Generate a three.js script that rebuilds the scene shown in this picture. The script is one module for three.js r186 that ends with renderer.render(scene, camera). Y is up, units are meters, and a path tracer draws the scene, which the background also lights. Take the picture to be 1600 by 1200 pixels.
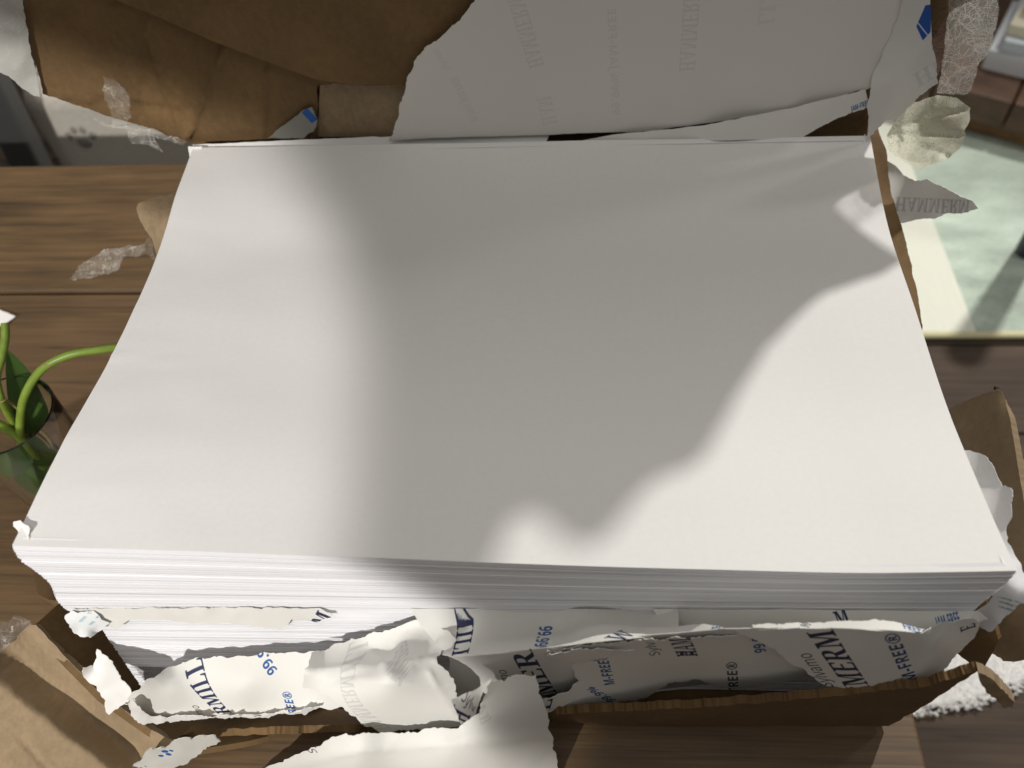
import * as THREE from 'three';
import { mergeGeometries } from 'three/addons/utils/BufferGeometryUtils.js';
import { RoundedBoxGeometry } from 'three/addons/geometries/RoundedBoxGeometry.js';
import { RectAreaLightUniformsLib } from 'three/addons/lights/RectAreaLightUniformsLib.js';
import { ImprovedNoise } from 'three/addons/math/ImprovedNoise.js';

// ---------------------------------------------------------------- camera, light, exposure
const scene = new THREE.Scene();
const F = 1300, CAM = new THREE.Vector3(0.026892, 0.322687, 0.290589);
const camera = new THREE.PerspectiveCamera(2 * Math.atan(600 / F) * 180 / Math.PI, 4 / 3, 0.01, 30);
camera.position.copy(CAM);
camera.rotation.order = 'YXZ';
camera.rotation.set(-0.921353, 0.106984, -0.084668);
camera.focus = 0.43; camera.userData.fStop = 7.5;
camera.updateMatrixWorld(true); camera.matrixWorldInverse.copy(camera.matrixWorld).invert();

const renderer = new THREE.WebGLRenderer({ antialias: true });
renderer.toneMapping = THREE.LinearToneMapping;
renderer.toneMappingExposure = 1;
renderer.shadowMap.enabled = true;
scene.background = new THREE.Color().setRGB(0.13, 0.125, 0.118);        // the dim room

const LDIR = new THREE.Vector3(0.66, 1, -0.80).normalize();             // window light from behind, right
const windowLamp = new THREE.SpotLight(new THREE.Color().setRGB(1, 0.965, 0.91), 13.6, 0, 0.62, 0.4, 2);
windowLamp.position.set(0.12, 0, 0).addScaledVector(LDIR, 2.4); windowLamp.target.position.set(0.18, 0, 0.0);
windowLamp.castShadow = true; windowLamp.shadow.radius = 1.9;
scene.add(windowLamp, windowLamp.target);
const frontDir = new THREE.Vector3(-0.285, 0.5, 0.75).normalize();      // light from front left; cone edge stands in for a cast shadow edge
const frontLamp = new THREE.SpotLight(new THREE.Color().setRGB(1, 0.965, 0.92), 5.0, 0, 0.425, 0.045, 2);
frontLamp.position.set(-0.1, 0, 0.05).addScaledVector(frontDir, 1.3); frontLamp.target.position.set(-0.499, -0.436, 0.101);
frontLamp.castShadow = true; frontLamp.shadow.radius = 0.7;
scene.add(frontLamp, frontLamp.target);
RectAreaLightUniformsLib.init();
const overheadFill = new THREE.RectAreaLight(new THREE.Color().setRGB(1, 0.965, 0.91), 1.7, 1.1, 1.1);   // added unseen soft fill from above, in place of room bounce
overheadFill.position.set(-0.1, 1.75, 0.5); overheadFill.lookAt(0, 0, 0.05); scene.add(overheadFill);
const rearLamp = new THREE.RectAreaLight(new THREE.Color().setRGB(1, 0.955, 0.89), 8.2, 0.34, 0.34);        // unseen overhead light added behind the lid, for the paler front of the shade
rearLamp.position.set(0.1, 1.75, -0.62); rearLamp.lookAt(0.05, 0, 0.05); scene.add(rearLamp);
const sideFill = new THREE.PointLight(new THREE.Color().setRGB(1, 0.96, 0.9), 0.55);                     // added unseen fill to brighten books, bench and rug
sideFill.position.set(1.15, 0.45, -0.45); sideFill.castShadow = true; sideFill.shadow.radius = 3; scene.add(sideFill);

// ---------------------------------------------------------------- helpers
let seed = 7;
const rnd = () => { seed = (seed * 16807) % 2147483647; return seed / 2147483647; };
const rr = (a, b) => a + (b - a) * rnd();
const perlin = new ImprovedNoise();
const N3 = (x, y, z = 0.37) => perlin.noise(x, y, z);
const V = (x, y, z) => new THREE.Vector3(x, y, z);
function rayAt(px, py) { return V((px - 800) / F, (600 - py) / F, -1).applyQuaternion(camera.quaternion); }
function on(px, py, axis, val) { const d = rayAt(px, py), a = axis; return CAM.clone().addScaledVector(d, (val - CAM[a]) / d[a]); }
const used = {};
function numbered(n) { if (!(n in used)) { used[n] = 0; return n; } used[n]++; return n + '_' + String(used[n]).padStart(3, '0'); }
function thing(name, label, category, at = V(0, 0, 0), group) {
  const o = new THREE.Group(); o.name = numbered(name); o.position.copy(at); o.userData = { label, category };
  if (group) o.userData.group = group;
  scene.add(o); return o;
}
function mesh(name, geo, mat, parent, label) {
  const m = new THREE.Mesh(geo, mat); m.name = parent === scene ? numbered(name) : name; m.castShadow = m.receiveShadow = true;
  if (label) m.userData.label = label;
  parent.add(m); return m;
}
function noiseTex(w, h, fn, srgb = true) {
  const d = new Uint8Array(w * h * 4);
  for (let y = 0; y < h; y++) for (let x = 0; x < w; x++) {
    const c = fn(x / w, y / h, x, y), o = (y * w + x) * 4;
    for (let k = 0; k < 3; k++) d[o + k] = Math.max(0, Math.min(255, (Array.isArray(c) ? c[k] : c) * 255));
    d[o + 3] = 255;
  }
  const t = new THREE.DataTexture(d, w, h); t.magFilter = THREE.LinearFilter; t.wrapS = t.wrapT = THREE.RepeatWrapping;
  if (srgb) t.colorSpace = THREE.SRGBColorSpace; t.needsUpdate = true; return t;
}
// seamless fbm on the unit square
function fbm(u, v, f, oct, sx = 1, sy = 1, z = 0) {
  let s = 0, a = 0.5;
  for (let i = 0; i < oct; i++) {
    const fx = f * sx, fy = f * sy;
    const n = (uu, vv) => N3(uu * fx, vv * fy, z + i * 7.3);
    const wu = u, wv = v;
    s += a * (n(u, v) * (1 - wu) * (1 - wv) + n(u - 1, v) * wu * (1 - wv) + n(u, v - 1) * (1 - wu) * wv + n(u - 1, v - 1) * wu * wv);
    a *= 0.5; f *= 2;
  }
  return s;
}
const clamp = (x, a, b) => Math.max(a, Math.min(b, x)), lerp = (a, b, t) => a + (b - a) * t, smooth = (a, b, x) => { const t = clamp((x - a) / (b - a), 0, 1); return t * t * (3 - 2 * t); };

// ---------------------------------------------------------------- materials
const texPaperBump = noiseTex(512, 512, (u, v) => 0.5 + 0.5 * fbm(u, v, 60, 3) + 0.25 * fbm(u, v, 90, 2, 0.3, 1, 4), false);
const texPaperCol = noiseTex(512, 512, (u, v) => { const n = fbm(u, v, 40, 3, 1, 1, 9), s = fbm(u, v, 90, 1, 1, 1, 33) > 0.405 ? 0.16 : 0; const b = 0.925 + 0.018 * n - s; return [b + 0.004, b, b - 0.008]; });
const kraftSrc = (r, g, b, k) => noiseTex(512, 512, (u, v) => {
  const f = fbm(u, v, 45, 3, 1.2, 0.8, k), m = fbm(u, v, 5, 3, 1, 1, k + 3), fl = fbm(u, v, 110, 1, 1, 1, k + 8), n = 1 + 0.16 * f + 0.26 * m + 0.12 * fl + (fl > 0.36 ? 0.16 : 0);
  return [r * n, g * n, b * n];
});
const texKraft = kraftSrc(0.575, 0.495, 0.385, 1), texKraftShade = kraftSrc(0.43, 0.335, 0.21, 21);  // darker kraft copy has the shade of lid and walls in its colour
const texKraftBump = noiseTex(256, 256, (u, v) => 0.5 + 0.5 * fbm(u, v, 40, 3, 1, 1, 2), false);
const std = (o) => new THREE.MeshStandardMaterial(o), phys = (o) => new THREE.MeshPhysicalMaterial(o);
const M = {
  paper: std({ color: 0xffffff, map: texPaperCol, roughness: 0.85, bumpMap: texPaperBump, bumpScale: 0.00006 }),
  paperEdge: std({ vertexColors: true, color: 0xffffff, roughness: 0.92 }),
  wrap: std({ color: new THREE.Color().setRGB(0.80, 0.79, 0.765), roughness: 0.7, bumpMap: texPaperBump, bumpScale: 0.00008 }),
  kraft: std({ map: texKraft, roughness: 0.85, bumpMap: texKraftBump, bumpScale: 0.00025 }),
  kraftShade: std({ map: texKraftShade, roughness: 0.88, bumpMap: texKraftBump, bumpScale: 0.00025 }),
  kraftEdge: std({ color: new THREE.Color().setRGB(0.36, 0.26, 0.15), roughness: 0.95 }),
};

// ---------------------------------------------------------------- thin-plate spline, triangulation, torn sheets
function tps(src, dst) {
  const n = src.length, m = n + 3, A = [], kern = (r2) => r2 > 1e-12 ? r2 * Math.log(r2) : 0, sc = 1 / 300;
  for (let i = 0; i < m; i++) A.push(new Float64Array(m + 3));
  for (let i = 0; i < n; i++) {
    for (let j = 0; j < n; j++) A[i][j] = kern(((src[i][0] - src[j][0]) ** 2 + (src[i][1] - src[j][1]) ** 2) * sc * sc) + (i === j ? 1e-6 : 0);
    A[i][n] = A[n][i] = 1; A[i][n + 1] = A[n + 1][i] = src[i][0] * sc; A[i][n + 2] = A[n + 2][i] = src[i][1] * sc;
    A[i][m] = dst[i].x; A[i][m + 1] = dst[i].y; A[i][m + 2] = dst[i].z;
  }
  for (let c = 0; c < m; c++) {
    let p = c; for (let r = c + 1; r < m; r++) if (Math.abs(A[r][c]) > Math.abs(A[p][c])) p = r;
    [A[c], A[p]] = [A[p], A[c]];
    for (let r = 0; r < m; r++) if (r !== c) { const k = A[r][c] / A[c][c]; if (k) for (let q = c; q < m + 3; q++) A[r][q] -= k * A[c][q]; }
  }
  const W = A.map((row, i) => [row[m] / row[i], row[m + 1] / row[i], row[m + 2] / row[i]]);
  return (x, y) => {
    const o = [0, 0, 0];
    for (let k = 0; k < 3; k++) o[k] = W[n][k] + W[n + 1][k] * x * sc + W[n + 2][k] * y * sc;
    for (let i = 0; i < n; i++) { const q = kern(((x - src[i][0]) ** 2 + (y - src[i][1]) ** 2) * sc * sc); for (let k = 0; k < 3; k++) o[k] += W[i][k] * q; }
    return V(o[0], o[1], o[2]);
  };
}
function inPoly(x, y, P) {
  let c = false;
  for (let i = 0, j = P.length - 1; i < P.length; j = i++) if ((P[i][1] > y) !== (P[j][1] > y) && x < (P[j][0] - P[i][0]) * (y - P[i][1]) / (P[j][1] - P[i][1]) + P[i][0]) c = !c;
  return c;
}
function delaunay(pts) {
  const n = pts.length, S = 1e5, P = [...pts, [-S, -S], [S, -S], [0, S]];
  const cc = (a, b, c) => {
    const [ax, ay] = P[a], bx = P[b][0] - ax, by = P[b][1] - ay, cx = P[c][0] - ax, cy = P[c][1] - ay, d = 2 * (bx * cy - by * cx);
    const ux = (cy * (bx * bx + by * by) - by * (cx * cx + cy * cy)) / d, uy = (bx * (cx * cx + cy * cy) - cx * (bx * bx + by * by)) / d;
    return [a, b, c, ax + ux, ay + uy, ux * ux + uy * uy];
  };
  let T = [cc(n, n + 1, n + 2)]; const done = [];
  const order = pts.map((_, i) => i).sort((a, b) => pts[a][0] - pts[b][0] || pts[a][1] - pts[b][1]);
  for (const i of order) {
    const [x, y] = P[i], edges = new Map(), keep = [];
    for (const t of T) {
      const dx = x - t[3];
      if (dx > 0 && dx * dx > t[5]) { done.push(t); continue; }
      if (dx * dx + (y - t[4]) ** 2 < t[5]) { for (const [a, b] of [[t[0], t[1]], [t[1], t[2]], [t[2], t[0]]]) { const k = a < b ? a * 1e5 + b : b * 1e5 + a; edges.has(k) ? edges.set(k, null) : edges.set(k, [a, b]); } } else keep.push(t);
    }
    T = keep;
    for (const e of edges.values()) if (e) T.push(cc(e[0], e[1], i));
  }
  return [...done, ...T].filter((t) => t[0] < n && t[1] < n && t[2] < n);
}
const toPx = (v) => { const q = v.clone().applyMatrix4(camera.matrixWorldInverse); return [800 - F * q.x / q.z, 600 + F * q.y / q.z, 'p', v]; };
const pt = (c) => c[2] === 'p' ? c[3] : on(c[0], c[1], c[2], c[3]);
// A torn or cut sheet: an outline of photo points with the plane each lies on, grown into a real curved solid.
function sheet(o) {
  const { name, parent, mat, outline, inner = [], step = 9, jag = 1.2, thick = 0.0003, crumple = [], prints, tile = 0.2, relief } = o;
  const f = tps([...outline, ...inner], [...outline, ...inner].map(pt));
  // outline, densified and torn
  const R = [], n = outline.length;
  for (let i = 0; i < n; i++) {
    const a = outline[i], b = outline[(i + 1) % n], L = Math.hypot(b[0] - a[0], b[1] - a[1]), edge = a[4] ?? jag, es = Math.min(step, edge > 0 ? 3.5 : step), k = Math.max(1, Math.round(L / es));
    const nx = -(b[1] - a[1]) / L, ny = (b[0] - a[0]) / L;
    for (let q = 0; q < k; q++) {
      const t = q / k, x = lerp(a[0], b[0], t), y = lerp(a[1], b[1], t), w = Math.min(1, Math.min(t, 1 - t) * 6 + 0.35);
      const d = edge * w * (1.3 * N3(x * 0.045, y * 0.045, 3.1) * 2 + 1.1 * N3(x * 0.16, y * 0.16, 8.7) + 0.8 * N3(x * 0.53, y * 0.53, 1.9));
      R.push([x + nx * d, y + ny * d]);
    }
  }
  const P = [...R]; let x0 = 1e9, x1 = -1e9, y0 = 1e9, y1 = -1e9;
  for (const [x, y] of R) { x0 = Math.min(x0, x); x1 = Math.max(x1, x); y0 = Math.min(y0, y); y1 = Math.max(y1, y); }
  for (let y = y0, r = 0; y < y1; y += step * 0.87, r++) for (let x = x0 + (r % 2) * step / 2; x < x1; x += step) {
    const jx = x + rr(-0.15, 0.15) * step, jy = y + rr(-0.15, 0.15) * step;
    if (!inPoly(jx, jy, R)) continue;
    let ok = true; for (const b of R) if (Math.abs(b[0] - jx) < step * 0.55 && Math.abs(b[1] - jy) < step * 0.55) { ok = false; break; }
    if (ok) P.push([jx, jy]);
  }
  const T = delaunay(P).filter((t) => inPoly((P[t[0]][0] + P[t[1]][0] + P[t[2]][0]) / 3, (P[t[0]][1] + P[t[1]][1] + P[t[2]][1]) / 3, R));
  const pos = P.map(([x, y]) => f(x, y));
  // own frame
  const tri = T.map((t) => { let [a, b, c] = t; const q = (P[b][0] - P[a][0]) * (P[c][1] - P[a][1]) - (P[b][1] - P[a][1]) * (P[c][0] - P[a][0]); return q > 0 ? [a, c, b] : [a, b, c]; });
  const nrm = pos.map(() => V(0, 0, 0)), e1 = V(), e2 = V(), mean = V(0, 0, 0);
  const norms = () => { nrm.forEach((v) => v.set(0, 0, 0)); mean.set(0, 0, 0); for (const [a, b, c] of tri) { e1.subVectors(pos[b], pos[a]); e2.subVectors(pos[c], pos[a]); e1.cross(e2); nrm[a].add(e1); nrm[b].add(e1); nrm[c].add(e1); mean.add(e1); } nrm.forEach((v) => v.normalize()); mean.normalize(); };
  norms();
  const org = pos[0].clone(), eu = V(1, 0, 0); if (Math.abs(mean.x) > 0.85) eu.set(0, 0, -1);
  eu.addScaledVector(mean, -eu.dot(mean)).normalize(); const ev = mean.clone().cross(eu).normalize(), fn = mean.clone();
  const uvOf = (p) => [e1.subVectors(p, org).dot(eu), e1.dot(ev)];
  const flat = pos.map(uvOf);
  for (const c of crumple) for (let i = 0; i < pos.length; i++) {
    const [u, v] = flat[i], k = c.f, z = c.z ?? 5; let d;
    if (c.kind === 'ridge') d = Math.abs(N3(u * k * (c.sx ?? 1), v * k * (c.sy ?? 1), z)) * -2 + 0.5; else d = N3(u * k * (c.sx ?? 1), v * k * (c.sy ?? 1), z) * 1.6;
    pos[i].addScaledVector(nrm[i], d * c.a);
  }
  if (relief) for (let i = 0; i < pos.length; i++) pos[i].addScaledVector(nrm[i], relief(P[i][0], P[i][1]));
  norms();
  let u0 = 1e9, u1 = -1e9, v0 = 1e9, v1 = -1e9;
  for (const [u, v] of flat) { u0 = Math.min(u0, u); u1 = Math.max(u1, u); v0 = Math.min(v0, v); v1 = Math.max(v1, v); }
  const pad = 0.003; u0 -= pad; v0 -= pad; u1 += pad; v1 += pad;
  const toUV = prints ? ([u, v]) => [(u - u0) / (u1 - u0), (v - v0) / (v1 - v0)] : ([u, v]) => [u / tile, v / tile];
  const np = pos.length, A = [], B = [], C = [], I = [];
  const push = (p, q, w) => { A.push(p.x, p.y, p.z); B.push(q.x, q.y, q.z); C.push(w[0], w[1]); };
  for (let i = 0; i < np; i++) push(pos[i], nrm[i], toUV(flat[i]));
  for (const t of tri) I.push(...t);
  const back = pos.map((p, i) => p.clone().addScaledVector(nrm[i], -thick));
  for (let i = 0; i < np; i++) push(back[i], nrm[i].clone().negate(), prints ? [0.002, 0.002] : toUV(flat[i]));
  for (const [a, b, c] of tri) I.push(a + np, c + np, b + np);
  if (o.single) { A.length = B.length = np * 3; C.length = np * 2; I.length = tri.length * 3; }
  const m = o.single ? 0 : R.length; let base = A.length / 3;
  let area = 0; for (let i = 0; i < R.length; i++) { const a = R[i], b = R[(i + 1) % R.length]; area += a[0] * b[1] - b[0] * a[1]; }
  for (let i = 0; i < m; i++) {
    const j = (i + 1) % m, s = area > 0 ? [j, i] : [i, j], [a, b] = s;
    const q = e1.subVectors(pos[b], pos[a]).clone().cross(nrm[a]).normalize();
    push(pos[a], q, toUV(flat[a])); push(pos[b], q, toUV(flat[b])); push(back[b], q, toUV(flat[b])); push(back[a], q, toUV(flat[a]));
    I.push(base, base + 2, base + 1, base, base + 3, base + 2); base += 4;
  }
  const g = new THREE.BufferGeometry();
  g.setAttribute('position', new THREE.Float32BufferAttribute(A, 3)); g.setAttribute('normal', new THREE.Float32BufferAttribute(B, 3)); g.setAttribute('uv', new THREE.Float32BufferAttribute(C, 2)); g.setIndex(I);
  let mm = mat;
  if (prints) {
    const W = u1 - u0, H = v1 - v0, ppm = Math.min(4500, 1400 / Math.max(W, H)), cw = Math.ceil(W * ppm), ch = Math.ceil(H * ppm), cv = document.createElement('canvas'); cv.width = cw; cv.height = ch;
    const x = cv.getContext('2d'); x.fillStyle = o.ground ?? '#e9e8e4'; x.fillRect(0, 0, cw, ch);
    const at = (px, py) => { const [u, v] = uvOf(f(px, py)); return [(u - u0) * ppm, (v1 - v) * ppm]; };
    for (const p of prints) {
      const [ax, ay] = at(p.at[0], p.at[1]), [bx, by] = at(p.to[0], p.to[1]);
      x.save(); x.translate(ax, ay); x.rotate(Math.atan2(by - ay, bx - ax));
      if (p.mirror) x.scale(1, -1);
      const L = Math.hypot(bx - ax, by - ay), size = p.m * ppm; x.font = (p.font ?? 'bold ') + size.toFixed(1) + 'px ' + (p.face ?? 'serif'); x.fillStyle = p.c ?? '#1d2547'; x.textBaseline = 'middle'; x.globalAlpha = p.alpha ?? 1;
      const tw = x.measureText(p.t).width; x.scale(p.fit === false ? 1 : L / tw, 1); x.fillText(p.t, 0, 0); x.restore();
    }
    if (o.paint) o.paint(x, at, ppm);
    const tex = new THREE.CanvasTexture(cv); tex.colorSpace = THREE.SRGBColorSpace; tex.wrapS = tex.wrapT = THREE.ClampToEdgeWrapping;
    mm = mat.clone(); mm.map = tex; mm.bumpMap = null; mm.color.setRGB(0.93, 0.925, 0.91);
  }
  return mesh(name, g, mm, parent, o.label);
}

// sharp folds: ridges of height h and half-width w along segments of the photo
const folds = (L) => (x, y) => { let r = 0; for (const [a, b, c, d, h, w] of L) { const t = clamp(((x - a) * (c - a) + (y - b) * (d - b)) / ((c - a) ** 2 + (d - b) ** 2), 0, 1), q = Math.hypot(x - a - t * (c - a), y - b - t * (d - b)); r += h * Math.exp(-q / w); } return r; };
// ---------------------------------------------------------------- setting: floor, wall, table
const TY = -0.165, FY = -0.60;
const woodTex = (r, g, b, z, stain, W = 768, H = 192) => noiseTex(W, H, (u, v) => {
  const warp = 0.06 * fbm(u, v, 4, 2, 1, 1, z), vv = v + warp, grain = fbm(u, ((vv % 1) + 1) % 1, 26, 3, 0.22, 1.2, z + 1), fine = fbm(u, v, 120, 2, 0.16, 1.2, z + 5), m = fbm(u, v, 5, 4, 1.6, 1, z + 9), pore = -0.34 * smooth(0.2, 0.32, fbm(u, v, 190, 1, 0.12, 1, z + 12)) - 0.12 * smooth(0.06, 0.2, fbm(u, v, 90, 2, 0.05, 1, z + 15));
  const n = 1 + 0.36 * grain + 0.35 * fine + stain * m + pore;
  return [r * n, g * n * (1 - 0.03 * grain), b * n * (1 - 0.1 * grain)];
});
const tableTex = [woodTex(0.40, 0.315, 0.215, 1, 0.5, 1792, 448), woodTex(0.37, 0.29, 0.20, 40, 0.55, 1792, 448)];
const floorTex = [woodTex(0.31, 0.26, 0.22, 101, 0.5), woodTex(0.285, 0.24, 0.205, 131, 0.5)];
const uvPlank = (g, lu, lv, ou, ov) => { const p = g.attributes.position, n = g.attributes.normal, uv = g.attributes.uv; for (let i = 0; i < p.count; i++) uv.setXY(i, p.getX(i) / lu + ou, (Math.abs(n.getY(i)) > 0.5 ? p.getZ(i) : p.getY(i)) / lv + ov); return g; };

const floor = mesh('floor', new THREE.BoxGeometry(7, 0.03, 7).translate(0.5, FY - 0.02, 0), std({ color: new THREE.Color().setRGB(0.03, 0.024, 0.02), roughness: 0.9 }), scene); floor.userData.kind = 'structure';
const floorMats = floorTex.map((t) => std({ map: t, roughness: 0.85, bumpMap: t, bumpScale: 0.0006 }));
for (let r = 0, z = -2.6; z < 1.4; z += 0.147, r++) for (let x = -1.6 + (r * 0.53 % 1.1); x < 2.9; x += 1.22) {
  const g = uvPlank(new RoundedBoxGeometry(1.217, 0.012, 0.144, 1, 0.0018), 1.3, 0.2, r * 0.37, r * 0.23); g.translate(x, FY + 0.0022, z);
  mesh('floor_board', g, floorMats[(r + Math.round(x)) & 1], floor);
}
const wall = mesh('wall', new THREE.BoxGeometry(7, 3, 0.1).translate(0, FY + 1.49, -2.75), std({ color: new THREE.Color().setRGB(0.62, 0.60, 0.62), roughness: 0.9 }), scene); wall.userData.kind = 'structure';

// table of wide boards, the box stands at its right end
const table = thing('wooden_table', 'brown wooden plank table under the opened cardboard box', 'table', V(-0.5, TY, 0.1));
const tableMats = tableTex.map((t) => std({ map: t, roughness: 0.55, bumpMap: t, bumpScale: 0.0008 }));
const seamZ = [-0.343, -0.1735, -0.004, 0.226, 0.396, 0.566], TX1 = 0.2195, TX0 = -1.25;
for (let k = 0; k < 5; k++) {
  const w = seamZ[k + 1] - seamZ[k] - 0.0035, g = uvPlank(new RoundedBoxGeometry(TX1 - TX0, 0.034, w, 2, 0.003), 0.95, 0.24, k * 0.31, k * 0.41);
  g.translate((TX0 + TX1) / 2 + 0.5, -0.017, (seamZ[k] + seamZ[k + 1]) / 2 - 0.1); mesh('board', g, tableMats[k % 2], table);
}
for (const z of [-0.30, 0.42]) mesh('rail', new THREE.BoxGeometry(TX1 - TX0 - 0.12, 0.05, 0.03).translate((TX0 + TX1) / 2 + 0.5, -0.0595, z - 0.1), tableMats[1], table);
for (const x of [TX0 + 0.08, TX1 - 0.06]) for (const z of [-0.30, 0.42]) mesh('leg', new RoundedBoxGeometry(0.06, TY - FY - 0.034 - 0.0085, 0.06, 2, 0.004).translate(x + 0.5, -0.034 - (TY - FY - 0.0425) / 2, z - 0.1), tableMats[1], table);

// ---------------------------------------------------------------- reams
const mono = (pts, t) => { // smooth interpolation through sorted (t, value)
  if (t <= pts[0][0]) return pts[0][1]; if (t >= pts.at(-1)[0]) return pts.at(-1)[1];
  let i = 0; while (t > pts[i + 1][0]) i++;
  const g = (k) => pts[clamp(k, 0, pts.length - 1)], s = (t - pts[i][0]) / (pts[i + 1][0] - pts[i][0]), h = pts[i + 1][0] - pts[i][0];
  const m0 = (g(i + 1)[1] - g(i - 1)[1]) / (g(i + 1)[0] - g(i - 1)[0]) * h, m1 = (g(i + 2)[1] - g(i)[1]) / (g(i + 2)[0] - g(i)[0]) * h, s2 = s * s, s3 = s2 * s;
  return (2 * s3 - 3 * s2 + 1) * pts[i][1] + (s3 - 2 * s2 + s) * m0 + (-2 * s3 + 3 * s2) * pts[i + 1][1] + (s3 - s2) * m1;
};
const HW = 0.21, HD = 0.1397;
const eL = [[-0.14, 0.002], [-0.099, -0.0005], [-0.051, -0.0065], [0.021, -0.0042], [0.084, 0.004], [0.125, 0.0068], [0.14, 0.008]];
const eR = [[-0.14, 0.002], [-0.077, -0.0115], [-0.013, -0.0125], [0.051, -0.0135], [0.11, -0.0075], [0.14, -0.003]];
const eF = [[-0.21, 0.008], [-0.132, 0.005], [-0.061, 0.001], [0.004, -0.003], [0.085, -0.006], [0.145, -0.0072], [0.185, -0.005], [0.21, -0.003]];
const eB = [[-0.21, 0.002], [0.21, 0.002]];
function topY(x, z) {
  const u = (x + HW) / (2 * HW), v = (z + HD) / (2 * HD);
  return lerp(mono(eL, z), mono(eR, z), u) + lerp(mono(eB, x), mono(eF, x), v) - (lerp(lerp(0.002, 0.002, u), lerp(0.008, -0.003, u), v));
}
const botY = (x) => -0.0592 - 0.0335 * x * -1 * -1 + 0.067 * x * 0.5 + 0.0335 * x * 0.5 + 0.0005;
// a pile of sheets as many thin layers, each a little off the one below
function pile({ N, yAt, shift, jit, seedZ, x0 = -HW, x1 = HW, z0 = -HD, z1 = HD }) {
  const A = [], C = [], U = [], I = [], nx = 40, nz = 24, lip = 0.004; let dx = 0, dz = 0;
  for (let k = 0; k < N; k++) {
    const t0 = k / N, t1 = (k + 0.93) / N; dx = rr(-1, 1) * jit; dz = rr(-1, 1) * jit;
    let ox = dx, oz = dz; if (rnd() < 0.025) oz -= rr(0.0003, 0.0007); if (rnd() < 0.025) oz += rr(0.0002, 0.0005);
    const s = shift(t0), q0 = rnd(), tone = q0 < 0.06 ? 0.80 : q0 < 0.3 ? 0.90 : 0.955, ring = [];
    const X0 = x0 + ox + s[0] + rr(-1, 1) * s[2], X1 = x1 + ox + s[1] + rr(-1, 1) * s[2], Z0 = z0 + oz, fz = (x) => z1 + oz + (s[3] ?? 0) * (1 - 0.75 * smooth(0, 0.1, x));
    for (let i = 0; i < nx; i++) { const x = lerp(X0, X1, i / nx); ring.push([x, fz(x), 0, 1]); }
    for (let i = 0; i < nz; i++) ring.push([X1, lerp(fz(X1), Z0, i / nz), 1, 0]);
    for (let i = 0; i < nx; i++) ring.push([lerp(X1, X0, i / nx), Z0, 0, -1]);
    for (let i = 0; i < nz; i++) ring.push([X0, lerp(Z0, fz(X0), i / nz), -1, 0]);
    const b = A.length / 3, m = ring.length;
    for (const [x, z] of ring) {
      const cx = clamp(x, -HW, HW), cz = clamp(z, -HD, HD + 0.03), ya = yAt(cx, cz, t0), yb = yAt(cx, cz, t1), w = N3(x * 25, k * 0.21 + seedZ, z * 25) * 0.012, ix = x - Math.sign(x) * lip * (Math.abs(Math.abs(x) - HW) < 0.03 ? 1 : 0), iz = z - Math.sign(z) * lip * (Math.abs(Math.abs(z) - HD) < 0.01 ? 1 : 0);
      A.push(ix, ya, iz, x, ya, z, x, yb, z, ix, yb, iz);
      const c = tone + w; for (let q = 0; q < 4; q++) { C.push(c * 0.985, c * 0.985, c * 1.0); U.push(x * 5, z * 5); }
    }
    for (let i = 0; i < m; i++) { const p = b + i * 4, q = b + ((i + 1) % m) * 4; for (let r = 0; r < 3; r++) I.push(p + r, p + r + 1, q + r, q + r, p + r + 1, q + r + 1); }
  }
  // t runs from the top down, so flip the faces outward
  for (let i = 0; i < I.length; i += 3) { const s = I[i + 1]; I[i + 1] = I[i + 2]; I[i + 2] = s; }
  let g = new THREE.BufferGeometry(); g.setAttribute('position', new THREE.Float32BufferAttribute(A, 3)); g.setAttribute('color', new THREE.Float32BufferAttribute(C.map((c) => c * c * 0.97), 3)); g.setAttribute('uv', new THREE.Float32BufferAttribute(U, 2)); g.setIndex(I);
  g = g.toNonIndexed(); g.computeVertexNormals(); return g;
}
const B1 = (x) => -0.0588 + 0.0333 * x;                      // underside of the loose ream
const ream1 = thing('paper_ream', 'unwrapped stack of large blank white paper on top in the box', 'paper stack', V(0, -0.06, 0));
const place = (g) => g.translate(0, 0.06, 0);
const st = mesh('sheet_edges', place(pile({ N: 210, jit: 0.00009, seedZ: 0, yAt: (x, z, t) => lerp(topY(x, z) - 0.0005, B1(x), t) , shift: (t) => [-0.0105 * t - 0.002 * Math.sin(t * 9), 0.003 * t - 0.010 * smooth(0.15, 0.9, t) * 0.4, 0.0006] })), M.paperEdge, ream1); st.userData.kind = 'stuff';
{ // the top sheet
  const nx = 110, nz = 76, g = new THREE.PlaneGeometry(2 * HW, 2 * HD, nx, nz).rotateX(-Math.PI / 2), p = g.attributes.position, uv = g.attributes.uv;
  for (let i = 0; i < p.count; i++) {
    const x = p.getX(i), z = p.getZ(i), edge = smooth(-0.09, -0.2, x);
    let y = topY(x, z) + 0.00035 * N3(x * 16, z * 16) + edge * (0.0005 * N3(x * 30, z * 40, 2) + 0.0002 * Math.abs(N3(x * 22, z * 60, 6)));
    y += 0.0004 * edge * Math.exp(-(((z - 0.047 - x * 0.1) / 0.0016) ** 2)) * smooth(-0.155, -0.19, x);
    p.setY(i, y); uv.setXY(i, x / 0.12, z / 0.12);
  }
  g.computeVertexNormals();
  const b = g.clone(); b.index.array.reverse(); b.translate(0, -0.00025, 0); b.computeVertexNormals();
  mesh('top_sheet', place(mergeGeometries([g, b])), M.paper, ream1);
}
const ream2 = thing('wrapped_paper_ream', 'ream of white paper in torn printed wrapper under the loose stack', 'paper ream', V(0, -0.12, 0));
const place2 = (g) => g.translate(0, 0.12, 0);
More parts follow.
